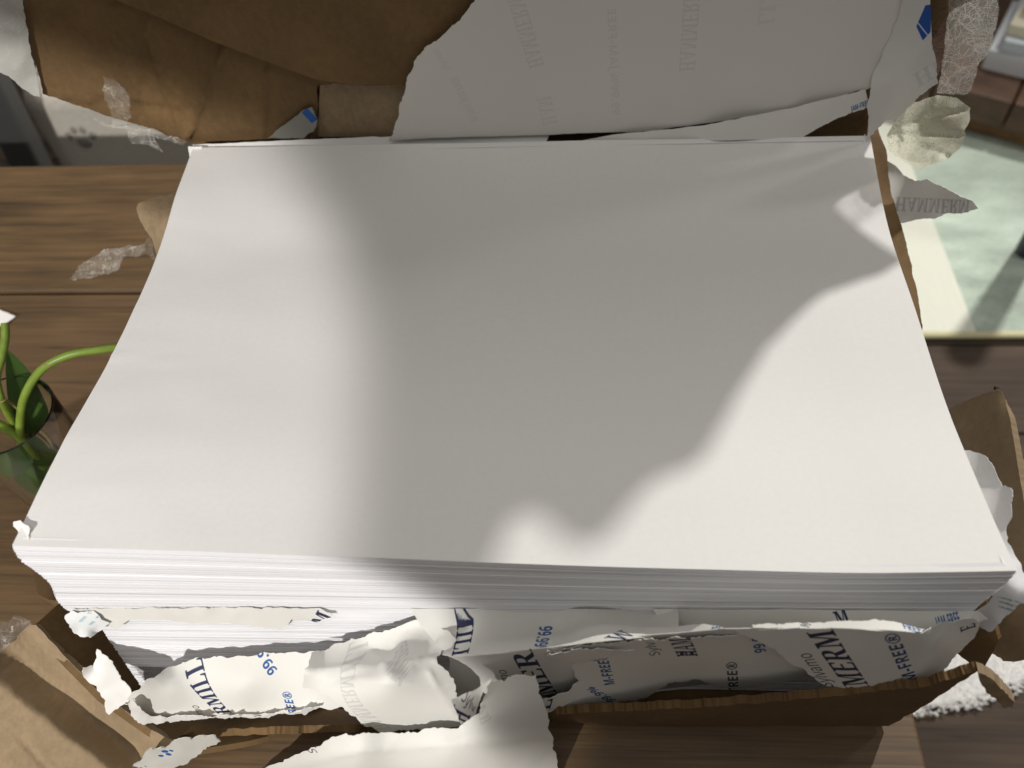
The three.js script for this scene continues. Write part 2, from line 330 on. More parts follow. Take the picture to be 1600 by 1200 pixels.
const st2 = mesh('sheet_edges', place2(pile({ N: 230, jit: 0.00014, seedZ: 50, z1: 0.1365, x0: -0.214, x1: 0.207, yAt: (x, z, t) => lerp(B1(x) - 0.0015, -0.158, t), shift: (t) => [0.006 * t, 0, 0.0004, 0.023 * t] })), M.paperEdge, ream2); st2.userData.kind = 'stuff';
// ---------------------------------------------------------------- torn wrapper of the second ream
const fwd = (c) => c[2] === 'z' ? [c[0], c[1], 'z', c[3] + 0.022 * clamp((c[1] - 968) / 130, 0, 1) * (1 - 0.75 * smooth(760, 1050, c[0])), ...c.slice(4)] : c;
const S = (p) => { const k = p.k ?? 1, mv = (c) => { const q = fwd(c); if (q[2] === 'z') q[3] = lerp(c[3], q[3], k); return q; }, o = { ...p, outline: p.outline.map(mv), inner: (p.inner ?? []).map(mv) }; const m = sheet({ parent: ream2, mat: M.wrap, ...o }); m.geometry.translate(-m.parent.position.x, -m.parent.position.y, -m.parent.position.z); return m; };
const soft = [{ f: 14, a: 0.0005 }, { f: 30, a: 0.00022, kind: 'ridge', z: 2 }], hard = [{ f: 24, a: 0.0016, kind: 'ridge' }, { f: 60, a: 0.0007, kind: 'ridge', z: 9 }];
const navy = '#20284c', blue = '#245196', grey = '#4a4a55';
const H = { m: 0.0125, face: 'serif', font: 'bold ', c: navy }, J = { m: 0.0068, face: 'sans-serif', c: blue }, Y = { m: 0.0062, face: 'sans-serif', font: '', c: grey };
// remnant band under the loose stack, left
S({ name: 'wrapper_scrap', label: 'thin torn strip of white wrapper left under the loose stack', outline: [[112, 951, 'z', 0.1405], [300, 950, 'z', 0.1405], [500, 951, 'z', 0.141], [520, 962, 'z', 0.1425], [495, 972, 'z', 0.142], [455, 968, 'z', 0.1425], [440, 985, 'z', 0.1415], [380, 975, 'z', 0.142], [255, 969, 'z', 0.1425], [205, 968, 'z', 0.142], [180, 983, 'z', 0.1412], [140, 972, 'z', 0.1415]], crumple: [{ f: 60, a: 0.0007, kind: 'ridge' }], step: 7,
  prints: [{ ...H, t: 'M', at: [500, 978], to: [512, 958] }] });
S({ name: 'wrapper_scrap', label: 'crumpled white wrapper corner under the left end of the stack', outline: [[104, 962, 'z', 0.143], [112, 953, 'z', 0.141], [150, 956, 'z', 0.141], [172, 972, 'z', 0.1425], [150, 990, 'z', 0.144], [142, 996, 'z', 0.146], [120, 990, 'z', 0.146], [108, 980, 'z', 0.146]], crumple: hard, step: 5, jag: 2, ground: '#e6e9ea', paint: (x, at) => { x.globalAlpha = 0.5; for (let i = 0; i < 26; i++) { const [a, b] = at(118 + (i * 13) % 40, 955 + (i * 7) % 20); x.fillStyle = i % 3 ? '#8fb2c6' : '#2f5c9c'; x.fillRect(a, b, 2 + (i * 5) % 9, 1.5 + i % 3); } x.globalAlpha = 1; }, prints: [] });
S({ name: 'wrapper_scrap', label: 'crumpled white wrapper end at the lower left corner of the stack', outline: [[153, 1012, 'z', 0.142], [170, 1030, 'z', 0.144], [190, 1055, 'z', 0.149], [206, 1078, 'z', 0.151], [200, 1100, 'z', 0.152], [172, 1115, 'z', 0.153], [155, 1085, 'z', 0.150], [150, 1072, 'z', 0.148], [135, 1062, 'z', 0.147], [129, 1043, 'z', 0.147], [146, 1040, 'z', 0.144]], crumple: hard, step: 5, jag: 1.8 });
// printed left flap
S({ name: 'wrapper_flap', label: 'printed white wrapper flap, left', outline: [[198, 1092, 'z', 0.1515], [225, 1066, 'z', 0.152], [265, 1042, 'z', 0.1455], [310, 1028, 'z', 0.1425], [360, 1027, 'z', 0.1425], [420, 1021, 'z', 0.1425], [490, 1018, 'z', 0.143], [545, 1040, 'z', 0.149], [555, 1105, 'z', 0.1515], [480, 1110, 'z', 0.1505, 1], [400, 1118, 'z', 0.150, 0.8], [300, 1121, 'z', 0.150, 0.8], [228, 1128, 'z', 0.151]], inner: [[380, 1075, 'z', 0.148], [270, 1080, 'z', 0.149]], crumple: soft, jag: 1.8,
  prints: [{ ...H, t: 'ERMILL', at: [366, 1126], to: [302, 1030], m: 0.0128 }, { ...J, t: '99.99%', at: [428, 1052], to: [409, 1018], fit: false }, { ...J, t: 'JAM-FREE®', at: [476, 1150], to: [447, 1080] }, { ...Y, t: 'Sylvamo', at: [330, 1142], to: [302, 1102] }, { ...J, t: 'JAM-FREE®', at: [400, 1200], to: [380, 1140] }] });
S({ name: 'wrapper_scrap', label: 'torn white fringe below the printed wrapper flap', outline: [[196, 1096, 'z', 0.153], [208, 1094, 'z', 0.154], [225, 1112, 'z', 0.154], [240, 1122, 'z', 0.153], [330, 1119, 'z', 0.1525], [430, 1116, 'z', 0.1525], [500, 1106, 'z', 0.152], [500, 1110, 'z', 0.152], [400, 1121, 'z', 0.152], [300, 1124, 'z', 0.152], [225, 1132, 'z', 0.1525], [208, 1122, 'z', 0.153]], crumple: hard, step: 5, jag: 2 });
// flat printed wrapper over the ream, up to the raised ridge
S({ name: 'wrapper', label: 'printed white wrapper rising to a sharp fold', outline: [[640, 951, 'z', 0.1405, 0], [720, 951, 'z', 0.1405, 0], [900, 951, 'z', 0.1405, 0], [1060, 951, 'z', 0.1405, 0], [1060, 978, 'z', 0.152, 0.5], [1100, 974, 'z', 0.156, 0.6], [1133, 981, 'z', 0.162, 0.4], [1000, 995, 'z', 0.1615, 0.3], [880, 1010, 'z', 0.160, 0.3], [780, 1021, 'z', 0.156, 0.3], [718, 1026, 'z', 0.1525], [690, 1022, 'z', 0.1512], [665, 985, 'z', 0.1455]], crumple: [{ f: 16, a: 0.0006 }],
  inner: [[720, 1004, 'z', 0.1486], [720, 978, 'z', 0.1446], [800, 1000, 'z', 0.1512], [880, 996, 'z', 0.153], [1000, 978, 'z', 0.1515]],
  prints: [{ ...H, t: 'MILL', at: [722, 925], to: [716, 1030], m: 0.0120 }, { ...J, t: '99.99%', at: [853, 978], to: [843, 1020], fit: false, m: 0.0085 }, { ...Y, t: 'g', at: [706, 1024], to: [706, 1030] }, { ...H, t: 'W', at: [958, 1000], to: [985, 988] }, { ...J, t: 'FREE', at: [1110, 992], to: [1126, 972], m: 0.006 }] });
// underside below the ridge, with ERM
S({ name: 'wrapper', label: 'shaded printed wrapper below the fold', outline: [[700, 1024, 'z', 0.1512, 0], [780, 1020.5, 'z', 0.1555, 0], [880, 1009.5, 'z', 0.1595, 0], [1000, 994.5, 'z', 0.161, 0], [1130, 981, 'z', 0.1615, 0], [1300, 977, 'z', 0.158, 0], [1300, 1040, 'z', 0.143], [1180, 1060, 'z', 0.143], [1040, 1075, 'z', 0.143], [900, 1082, 'z', 0.143], [800, 1090, 'z', 0.143], [700, 1100, 'z', 0.143]], crumple: [{ f: 20, a: 0.0006 }],
  prints: [{ ...H, t: 'HAMMERMILL', at: [880, 1156], to: [782, 930], m: 0.0140 }, { ...Y, t: 'Sylvamo', at: [800, 1092], to: [782, 1044] }, { ...J, t: '99.99%', at: [1190, 1018], to: [1178, 994], fit: false }] });
// torn middle layer with H, FREE
S({ name: 'wrapper_flap', label: 'torn middle wrapper layer hanging over the box front', outline: [[852, 1018, 'z', 0.1585], [880, 1013, 'z', 0.160], [960, 1004, 'z', 0.1615], [1070, 998, 'z', 0.162], [1175, 990, 'z', 0.1605], [1250, 1000, 'z', 0.157], [1290, 1050, 'z', 0.1495], [1255, 1060, 'z', 0.149], [1140, 1077, 'z', 0.1495], [1090, 1062, 'z', 0.1505], [1045, 1068, 'z', 0.151], [1005, 1092, 'z', 0.151], [960, 1098, 'z', 0.152], [850, 1112, 'z', 0.152], [838, 1098, 'z', 0.151], [885, 1082, 'z', 0.151], [906, 1066, 'z', 0.1525], [898, 1050, 'z', 0.153], [886, 1036, 'z', 0.1525], [862, 1032, 'z', 0.154]], inner: [[1000, 1045, 'z', 0.1565], [1100, 1030, 'z', 0.157]], crumple: soft.concat([{ f: 30, a: 0.0004, kind: 'ridge', sx: 0.3, z: 4 }]), jag: 2.2,
  prints: [{ ...H, t: 'HAM', at: [1076, 1024], to: [1052, 980] , fit: false }, { ...H, t: 'H', at: [1058, 1020], to: [1082, 1020], fit: false, m: 0.0105 }, { ...J, t: 'M-FREE®', at: [954, 1070], to: [940, 1022], m: 0.007 }, { ...J, t: 'JM', at: [922, 1033], to: [910, 1018], m: 0.008, fit: false }, { ...Y, t: 'Sylv', at: [1024, 1024], to: [1014, 1004] }, { ...H, t: 'L', at: [846, 1112], to: [852, 1094] }, { ...J, t: '99.9%', at: [958, 1096], to: [920, 1074], m: 0.006 }, { ...J, t: 'FREE®', at: [1148, 1082], to: [1143, 1030], c: grey }, { ...J, t: '99.9', at: [1190, 1016], to: [1184, 994] }] });
S({ name: 'wrapper_scrap', label: 'crumpled translucent wrapper edge at a tear', outline: [[855, 1021, 'z', 0.160], [900, 1013, 'z', 0.161], [960, 1010, 'z', 0.162], [990, 1012, 'z', 0.162], [940, 1026, 'z', 0.158], [915, 1040, 'z', 0.156], [880, 1036, 'z', 0.156], [856, 1032, 'z', 0.156]], crumple: hard, step: 6, jag: 2 });
// bright torn ridge, right
S({ name: 'wrapper_fold', label: 'bright folded wrapper edge standing up in the light', outline: [[1175, 976, 'z', 0.158, 1.5], [1260, 973, 'z', 0.158, 1.4], [1340, 969, 'z', 0.158, 1.4], [1390, 971, 'z', 0.158], [1445, 984, 'z', 0.160, 0.8], [1440, 989, 'z', 0.1615, 0.3], [1330, 982, 'z', 0.1625, 0.3], [1240, 981, 'z', 0.162, 0.3], [1180, 983, 'z', 0.1615]], crumple: [{ f: 40, a: 0.0004 }], step: 6, prints: [{ ...J, t: '99', at: [1256, 980], to: [1262, 974], c: grey, m: 0.005 }, { ...J, t: 'FREE', at: [1410, 978], to: [1440, 986], m: 0.006 }] });
S({ name: 'wrapper_flap', label: 'large pointed printed wrapper flap, right', outline: [[1140, 983, 'z', 0.1610, 0.5], [1240, 981.5, 'z', 0.1618, 0], [1330, 982, 'z', 0.1622, 0], [1440, 989.5, 'z', 0.1605, 0], [1470, 972, 'z', 0.151], [1520, 966, 'z', 0.148], [1535, 972, 'z', 0.147], [1518, 1000, 'z', 0.148], [1497, 1020, 'z', 0.151], [1475, 1048, 'z', 0.154], [1455, 1056, 'z', 0.156], [1395, 1072, 'z', 0.159], [1330, 1087, 'z', 0.160], [1300, 1078, 'z', 0.159], [1270, 1058, 'z', 0.159], [1225, 1028, 'z', 0.161], [1198, 1008, 'z', 0.162]], inner: [[1400, 1020, 'z', 0.161], [1330, 1030, 'z', 0.162], [1460, 1020, 'z', 0.154]], crumple: soft, jag: 1.6,
  prints: [{ ...H, t: 'HAMMERM', at: [1376, 1130], to: [1280, 984], m: 0.0145 }, { ...Y, t: 'Sylvamo', at: [1294, 1074], to: [1256, 1020], m: 0.008 }, { ...J, t: 'JAM-FREE®', at: [1432, 1082], to: [1392, 990], m: 0.0078, c: '#2a3f78' }, { ...H, t: 'E', at: [1514, 984], to: [1510, 968], fit: false, m: 0.009 }] });
S({ name: 'wrapper_scrap', label: 'grey wrapper strip under the stack at right', outline: [[1020, 951, 'z', 0.1405, 0], [1200, 952, 'z', 0.1405, 0], [1400, 954, 'z', 0.1405, 0], [1530, 955, 'z', 0.1405, 0], [1545, 968, 'z', 0.146], [1480, 985, 'z', 0.147], [1380, 985, 'z', 0.1465], [1200, 990, 'z', 0.146], [1040, 990, 'z', 0.146]], crumple: hard.map((c) => ({ ...c, a: c.a * 0.5 })), prints: [{ ...J, t: 'JAM-FREE', at: [1462, 974], to: [1500, 966], m: 0.006 }, { ...H, t: 'M', at: [1305, 970], to: [1326, 963] }] });
// inside-out flaps in the middle, faint mirrored print
const ghost = { mirror: true, c: '#8d8d90', alpha: 0.24 };
S({ k: 0.75, name: 'wrapper_flap', label: 'white torn wrapper turned inside out, upper one', outline: [[487, 1020, 'z', 0.147], [540, 1003, 'z', 0.1445], [600, 985, 'z', 0.1435], [658, 966, 'z', 0.1425], [664, 977, 'z', 0.143], [700, 985, 'z', 0.1475], [712, 1000, 'z', 0.152], [690, 1015, 'z', 0.1525], [684, 1032, 'z', 0.156], [700, 1048, 'z', 0.158], [710, 1060, 'z', 0.159], [716, 1090, 'z', 0.1615], [720, 1133, 'z', 0.165], [690, 1140, 'z', 0.166], [600, 1145, 'z', 0.167], [570, 1135, 'z', 0.1665], [545, 1112, 'z', 0.164], [515, 1088, 'z', 0.160], [472, 1075, 'z', 0.156], [475, 1045, 'z', 0.155]], inner: [[590, 1025, 'z', 0.150], [600, 1048, 'z', 0.161], [620, 1090, 'z', 0.164]], crumple: soft.concat([{ f: 34, a: 0.0003, kind: 'ridge', z: 14 }]), step: 5, relief: folds([[480, 1050, 600, 1040, 0.0016, 5], [600, 1040, 690, 1030, 0.0016, 4], [640, 975, 590, 1040, -0.0012, 6], [690, 1000, 640, 1045, 0.001, 4], [560, 1060, 700, 1075, 0.0008, 4], [670, 1050, 716, 1120, 0.0014, 4], [500, 1070, 560, 1056, -0.0008, 4]]), jag: 2.2,
  prints: [{ ...H, ...ghost, t: 'HAMMERMILL', at: [600, 1140], to: [560, 1000] }, { ...J, ...ghost, t: 'JAM-FREE', at: [632, 1060], to: [626, 1010] }] });
S({ name: 'wrapper_scrap', label: 'torn printed wrapper tip between the two white flaps', outline: [[708, 1092, 'z', 0.1628], [735, 1080, 'z', 0.163], [768, 1062, 'z', 0.163], [752, 1090, 'z', 0.166], [744, 1115, 'z', 0.168], [720, 1133, 'z', 0.1685], [714, 1112, 'z', 0.166]], crumple: hard, step: 5, prints: [{ ...Y, t: 'Sylv', at: [729, 1082], to: [744, 1106], m: 0.009 }, { ...H, t: 'H', at: [718, 1128], to: [724, 1108], m: 0.011 }] });
S({ k: 0.45, name: 'wrapper_flap', label: 'white torn wrapper turned inside out, over the box front', outline: [[766, 1068, 'z', 0.1655], [800, 1056, 'z', 0.166], [838, 1054, 'z', 0.1665], [846, 1090, 'z', 0.170], [858, 1130, 'z', 0.174], [872, 1200, 'z', 0.180], [885, 1260, 'z', 0.186, 0], [560, 1270, 'z', 0.19, 0], [330, 1260, 'z', 0.19], [420, 1196, 'z', 0.185], [520, 1152, 'z', 0.1795], [600, 1146, 'z', 0.178], [715, 1138, 'z', 0.176], [745, 1114, 'z', 0.172]], inner: [[700, 1180, 'z', 0.186], [760, 1120, 'z', 0.175], [560, 1190, 'z', 0.188]], crumple: soft.concat([{ f: 36, a: 0.0002, kind: 'ridge', z: 15 }]), step: 7, relief: folds([[520, 1175, 870, 1150, 0.0012, 5], [745, 1114, 720, 1140, -0.0014, 5], [440, 1196, 620, 1160, 0.0009, 4]]), jag: 2.2,
  prints: [{ ...H, ...ghost, t: 'HAM', at: [760, 1130], to: [740, 1090] }, { ...Y, t: 'Sy', at: [490, 1176], to: [478, 1164] }] });
// crumpled wrapper at the right end
S({ name: 'wrapper_flap', label: 'white wrapper tongue standing up at the right end', outline: [[1495, 706, 'x', 0.216], [1512, 704, 'x', 0.220], [1530, 708, 'x', 0.223], [1542, 715, 'x', 0.224], [1556, 738, 'x', 0.226], [1565, 760, 'x', 0.227], [1580, 765, 'x', 0.228], [1580, 800, 'x', 0.227], [1572, 828, 'x', 0.225], [1575, 850, 'x', 0.224], [1550, 870, 'x', 0.218], [1520, 800, 'x', 0.2155]], crumple: soft, jag: 1.5 });
S({ name: 'wrapper_flap', label: 'crumpled white wrapper around the right front corner', outline: [[1560, 850, 'x', 0.219], [1573, 842, 'x', 0.222], [1590, 876, 'x', 0.224], [1606, 905, 'x', 0.225], [1612, 940, 'x', 0.222], [1590, 946, 'x', 0.220], [1575, 962, 'x', 0.219], [1550, 986, 'x', 0.217], [1530, 978, 'x', 0.2155], [1515, 962, 'x', 0.214], [1545, 938, 'x', 0.213], [1568, 905, 'x', 0.2145]], crumple: hard, step: 6, jag: 1.6, ground: '#e8e8ec', prints: [], paint: (x, at) => { x.globalAlpha = 0.45; for (let i = 0; i < 30; i++) { const [a, b] = at(1556 + (i * 11) % 34, 934 + (i * 17) % 22); x.fillStyle = '#5f8197'; x.fillRect(a, b, 3 + (i * 5) % 10, 2 + i % 3); } x.globalAlpha = 1; } });
// folded corner of the top sheet and a tab at the back
const T1 = (o) => { const m = sheet({ mat: M.wrap, ...o, parent: ream1 }); m.geometry.translate(0, 0.06, 0); return m; };
T1({ name: 'crumpled_corner', label: 'crumpled front left paper corner', outline: [[24, 815, 'y', 0.0075], [34, 812, 'y', 0.0085], [47, 822, 'y', 0.0090], [46, 840, 'y', 0.0080], [44, 850, 'y', 0.006], [36, 840, 'y', 0.003], [26, 834, 'y', 0.003], [21, 822, 'y', 0.006]], crumple: [{ f: 90, a: 0.0022, kind: 'ridge' }], step: 3.5, jag: 1.2 });
T1({ name: 'paper_tab', label: 'grey white paper tab at the back left corner', outline: [[294, 229, 'z', -0.139, 0.4], [316, 229, 'z', -0.139, 0.4], [314, 248, 'z', -0.136, 0.4], [297, 249, 'z', -0.136, 0.4]], step: 5 });
T1({ name: 'wrapper_strip', label: 'grey strip of folded wrapper behind the back edge', outline: [[318, 236, 'z', -0.1425, 0.3], [300, 226, 'z', -0.145, 0.4], [520, 216, 'z', -0.147, 0.5], [610, 213, 'z', -0.148, 0.6], [860, 207, 'z', -0.148, 0.4], [848, 232, 'z', -0.1425, 0.3], [600, 236, 'z', -0.1425, 0.2]], crumple: [{ f: 12, a: 0.0008 }] });
// ---------------------------------------------------------------- the cardboard box
const box = thing('cardboard_box', 'torn open brown cardboard box of paper with its lid raised', 'box', V(0, TY, 0));
const fw2 = (d) => (c) => c[2] === 'z' ? [c[0], c[1], 'z', c[3] + d * (1 - 0.6 * smooth(760, 1100, c[0])), ...c.slice(4)] : c;
const K = (p) => { const o = p.push ? { ...p, outline: p.outline.map(fw2(p.push)) } : p; const m = sheet({ parent: box, mat: M.kraft, thick: 0.004, tile: 0.22, jag: 0.8, ...o }); m.geometry.translate(0, -TY, 0); return m; };
const kraftWall = M.kraftShade.clone(); kraftWall.color.setRGB(0.95, 0.94, 0.93);
const crease = [{ f: 7, a: 0.0018 }, { f: 26, a: 0.0005, kind: 'ridge', z: 3 }];
mesh('bottom', new THREE.BoxGeometry(0.434, 0.004, 0.30).translate(-0.006, 0.0025, 0.0), M.kraftShade, box);
{ // front wall: leans outward at the left end, upright at the right
  const edge = [[300, 1143, 0.178], [430, 1135, 0.1765], [560, 1131, 0.1755], [720, 1123, 0.174], [870, 1116, 0.1715], [1140, 1101, 0.169], [1300, 1088, 0.168], [1445, 1073, 0.1675], [1530, 1047, 0.167]].map(([x, y, z]) => [x, y, on(x, y, 'z', z)]);
  const low = edge.map(([x, , p]) => { const c = toPx(V(p.x, TY + 0.0035, p.z - lerp(0.019, 0.0085, smooth(500, 1000, x)))); c[4] = 0; return c; });
  const o = edge.map(([x, y, p]) => [x, y, 'p', p]);
  K({ name: 'front_wall', label: 'long cardboard front wall', mat: kraftWall, outline: [[265, 1162, 'z', 0.179, 2], ...o, ...low.reverse()], crumple: [{ f: 9, a: 0.0005 }], step: 7 });
}
K({ push: 0.012, name: 'corner_flap', label: 'short ragged end of the front wall', mat: M.kraft, thick: 0.005, outline: [[1528, 1047, 'z', 0.163], [1540, 1052, 'z', 0.164], [1562, 1072, 'z', 0.167], [1586, 1098, 'z', 0.17], [1582, 1108, 'z', 0.171], [1568, 1108, 'z', 0.171], [1548, 1086, 'z', 0.168], [1530, 1062, 'z', 0.165]], jag: 1.6, step: 5, crumple: hard });
K({ name: 'side_flap', label: 'upright right side flap with small pin holes', outline: [[1440, 655, 'x', 0.236], [1476, 640, 'x', 0.2375], [1520, 621, 'x', 0.2405], [1557, 608, 'x', 0.2425], [1568, 612, 'x', 0.2465], [1576, 650, 'x', 0.246], [1588, 720, 'x', 0.245], [1600, 790, 'x', 0.245], [1622, 900, 'x', 0.244], [1640, 1000, 'x', 0.242], [1612, 1025, 'x', 0.240], [1585, 1034, 'x', 0.239], [1568, 1033, 'x', 0.238, 2.5], [1552, 1022, 'x', 0.236, 2.5], [1540, 995, 'x', 0.233, 2], [1530, 960, 'x', 0.228, 0], [1480, 780, 'x', 0.229, 0]], jag: 0.4, crumple: [{ f: 9, a: 0.0007 }], step: 7, relief: folds([[1554, 614, 1566, 700, 0.001, 3]]) });
K({ name: 'side_wall', label: 'narrow strip of right side wall', mat: M.kraftShade, outline: [[1358, 186, 'x', 0.219], [1372, 200, 'x', 0.224], [1386, 240, 'x', 0.226], [1392, 300, 'x', 0.227], [1406, 345, 'x', 0.228], [1420, 400, 'x', 0.229], [1434, 460, 'x', 0.229], [1443, 510, 'x', 0.228], [1438, 526, 'x', 0.227], [1425, 530, 'x', 0.220, 0], [1380, 380, 'x', 0.215, 0], [1352, 230, 'x', 0.214, 0]], crumple: [{ f: 16, a: 0.0006 }] });
K({ name: 'side_wall', label: 'lower right wall behind the papers, in shadow', mat: M.kraftShade, outline: [[1400, 440, 'x', 0.226], [1452, 620, 'x', 0.228], [1560, 1000, 'x', 0.226], [1535, 1050, 'x', 0.226], [1480, 1010, 'x', 0.213, 0], [1440, 640, 'x', 0.213, 0], [1380, 430, 'x', 0.213, 0]] });
// left front flap, creased and folded outward; furrow shaped to give a cast shadow band
K({ name: 'front_flap', label: 'creased left flap folded out into the light', step: 6, outline: [[-70, 1040, 'y', -0.1060], [10, 1002, 'y', -0.1010], [46, 976, 'y', -0.0980, 0.3], [56, 976, 'y', -0.0980, 0.4], [110, 1035, 'y', -0.1110, 0.4], [160, 1085, 'y', -0.1220, 0.4], [235, 1140, 'y', -0.1360, 0.4], [300, 1172, 'y', -0.1420], [262, 1192, 'y', -0.1400], [215, 1206, 'y', -0.1420], [180, 1240, 'y', -0.1420], [60, 1300, 'y', -0.1360], [-70, 1300, 'y', -0.1280]], relief: (x, y) => { const d = (x - 48) * -0.616 + (y - 975) * 0.787 + 6 * N3(x * 0.012, y * 0.012, 4), e = (x - 48) * 0.787 + (y - 975) * 0.616; return (-0.013 * smooth(4, 66, d) + 0.016 * smooth(72, 104, d)) * smooth(330, 230, e) - 0.008 * smooth(190, 250, d) - 0.0012 * Math.exp(-(((d - 0.22 * e - 130) / 3) ** 2)) * smooth(60, 110, e); }, crumple: [{ f: 10, a: 0.0006 }, { f: 30, a: 0.0002, kind: 'ridge', z: 8 }] });
K({ name: 'left_wall', label: 'dark inner side of the left wall', mat: M.kraftShade, outline: [[54, 977, 'y', -0.099, 0], [93, 942, 'y', -0.115], [150, 930, 'y', -0.150], [230, 1060, 'y', -0.157, 0], [380, 1120, 'y', -0.158, 0], [420, 1150, 'y', -0.155, 0], [300, 1172, 'y', -0.1422, 0], [235, 1140, 'y', -0.1362, 0], [160, 1086, 'y', -0.1222, 0], [110, 1036, 'y', -0.1112, 0]], crumple: [{ f: 14, a: 0.0005 }] });
K({ name: 'left_wall', label: 'low dark rear part of the left wall', mat: M.kraftShade, outline: [[93, 942, 'y', -0.115], [60, 930, 'y', -0.13], [40, 850, 'y', -0.15], [120, 760, 'y', -0.155], [200, 800, 'y', -0.157, 0], [200, 940, 'y', -0.157, 0], [140, 935, 'y', -0.150, 0]] });
// torn printed outer ply at the front left corner
K({ push: 0.017, name: 'printed_corner', label: 'torn white and blue printed outer ply with clear tape', mat: M.wrap, thick: 0.0008, jag: 2.2, outline: [[196, 1212, 'z', 0.18], [215, 1192, 'z', 0.176], [232, 1172, 'z', 0.1735], [262, 1165, 'z', 0.1715], [290, 1152, 'z', 0.1695], [332, 1150, 'z', 0.1685], [345, 1158, 'z', 0.169], [310, 1176, 'z', 0.172], [276, 1198, 'z', 0.177], [240, 1225, 'z', 0.182]], step: 5, crumple: hard, ground: '#c9c8c2', prints: [],
  paint: (x, at, k) => { x.fillStyle = '#1d4f9e'; for (const [px, py, r] of [[258, 1172, 4.5], [264, 1176, 4], [252, 1178, 3.5], [268, 1171, 3], [222, 1200, 3], [214, 1206, 3.5], [228, 1196, 2]]) { const [a, b] = at(px, py); x.beginPath(); x.ellipse(a, b, r * 0.0004 * k, r * 0.00028 * k, 0.5, 0, 7); x.fill(); } } });
// torn stub at the left
K({ name: 'left_stub', label: 'torn brown stub of the left wall', outline: [[292, 296, 'x', -0.218, 0], [278, 300, 'x', -0.222], [240, 308, 'x', -0.232], [216, 318, 'x', -0.238], [212, 326, 'x', -0.239], [218, 345, 'x', -0.236], [234, 372, 'x', -0.230], [243, 400, 'x', -0.225], [248, 410, 'x', -0.217, 0], [270, 340, 'x', -0.214, 0]], crumple: crease, step: 6 });

// ------ raised lid: lower board, overhanging panel, and the board that goes on above the frame
const ZL = -0.157;
// outline of the right edge above the frame: a torn board whose shadow falls on the stack
const shadowEdge = [[1388, 420], [1354, 440], [1312, 455], [1270, 470], [1228, 506], [1190, 545], [1150, 605], [1128, 650], [1105, 685], [1075, 702], [1050, 706], [1025, 728], [1000, 764], [970, 786], [935, 778], [905, 752], [882, 748], [868, 762], [858, 800], [850, 850], [846, 895]];
const lidEdge = shadowEdge.map(([px, py]) => { let p = on(px, py, 'y', 0); p = on(px, py, 'y', topY(clamp(p.x, -HW, HW), clamp(p.z, -HD, HD))); return p.addScaledVector(LDIR, (ZL - p.z) / LDIR.z); });
{
  const s = new THREE.Shape(), X0 = -0.30, top = 0.47; s.moveTo(-0.218, -0.150); s.lineTo(0.212, -0.150); s.lineTo(0.214, -0.004);
  const q = [[0.217, 0.0], [0.226, 0.02], [0.233, 0.05], [0.240, 0.085]], low = lidEdge.filter((p) => p.y > 0.09);
  for (const [x, y] of q) s.lineTo(x, y);
  const all = [...low.map((p) => [p.x, p.y])];
  for (let i = 0; i < all.length - 1; i++) for (let k = 0; k < 4; k++) { const t = k / 4, x = lerp(all[i][0], all[i + 1][0], t), y = lerp(all[i][1], all[i + 1][1], t); s.lineTo(x + 0.002 * N3(y * 160, 3, 1), y); }
  s.lineTo(all.at(-1)[0] - 0.004, top); s.lineTo(X0 + 0.03, top - 0.02); s.lineTo(-0.278, 0.10); s.lineTo(-0.285, 0.062); s.lineTo(-0.296, 0.038); s.lineTo(-0.27, 0.028); s.lineTo(-0.245, 0.012); s.lineTo(-0.218, -0.004);
  const g = new THREE.ExtrudeGeometry(s, { depth: 0.004, bevelEnabled: false, curveSegments: 2 }); const uv = g.attributes.uv; for (let i = 0; i < uv.count; i++) uv.setXY(i, uv.getX(i) / 0.22, uv.getY(i) / 0.22);
  g.translate(0, -TY, ZL - 0.004); mesh('lid', g, M.kraftShade, box, 'raised brown lid board standing behind the paper');
}
K({ name: 'lid_panel', label: 'folded inner lid panel with creases', mat: M.kraftShade, thick: 0.003, outline: [[280, 220, 'z', -0.1545], [240, 200, 'z', -0.1535], [180, 188, 'z', -0.1525], [130, 172, 'z', -0.152], [66, 150, 'z', -0.151], [56, 110, 'z', -0.151], [40, 40, 'z', -0.1515], [30, -40, 'z', -0.152, 0], [200, -40, 'z', -0.154, 0], [520, -40, 'z', -0.155, 0], [520, 130, 'z', -0.154, 0], [496, 132, 'z', -0.1535], [496, 214, 'z', -0.1525, 0.4]], inner: [[290, 205, 'z', -0.150], [330, 130, 'z', -0.1495], [220, 130, 'z', -0.153], [232, 60, 'z', -0.1525], [415, 160, 'z', -0.1505]], crumple: [{ f: 6, a: 0.002 }, { f: 11, a: 0.003, kind: 'ridge', sx: 0.7, z: 12 }], step: 6, relief: (x, y) => { let r = 0; for (const [a, b, c, d, h, w] of [[232, 30, 212, 150, 0.0012, 2.5], [212, 150, 230, 158, 0.001, 2], [236, 66, 290, 206, 0.0022, 4], [352, 72, 296, 206, 0.0022, 3.5], [416, 112, 410, 214, 0.0016, 2.5], [388, 140, 392, 190, -0.001, 3], [66, 148, 150, 160, 0.001, 2], [150, 160, 300, 172, -0.0012, 5]]) { const t = clamp(((x - a) * (c - a) + (y - b) * (d - b)) / ((c - a) ** 2 + (d - b) ** 2), 0, 1), q = Math.hypot(x - a - t * (c - a), y - b - t * (d - b)); r += 2 * h * Math.exp(-q / w); } return r; } });
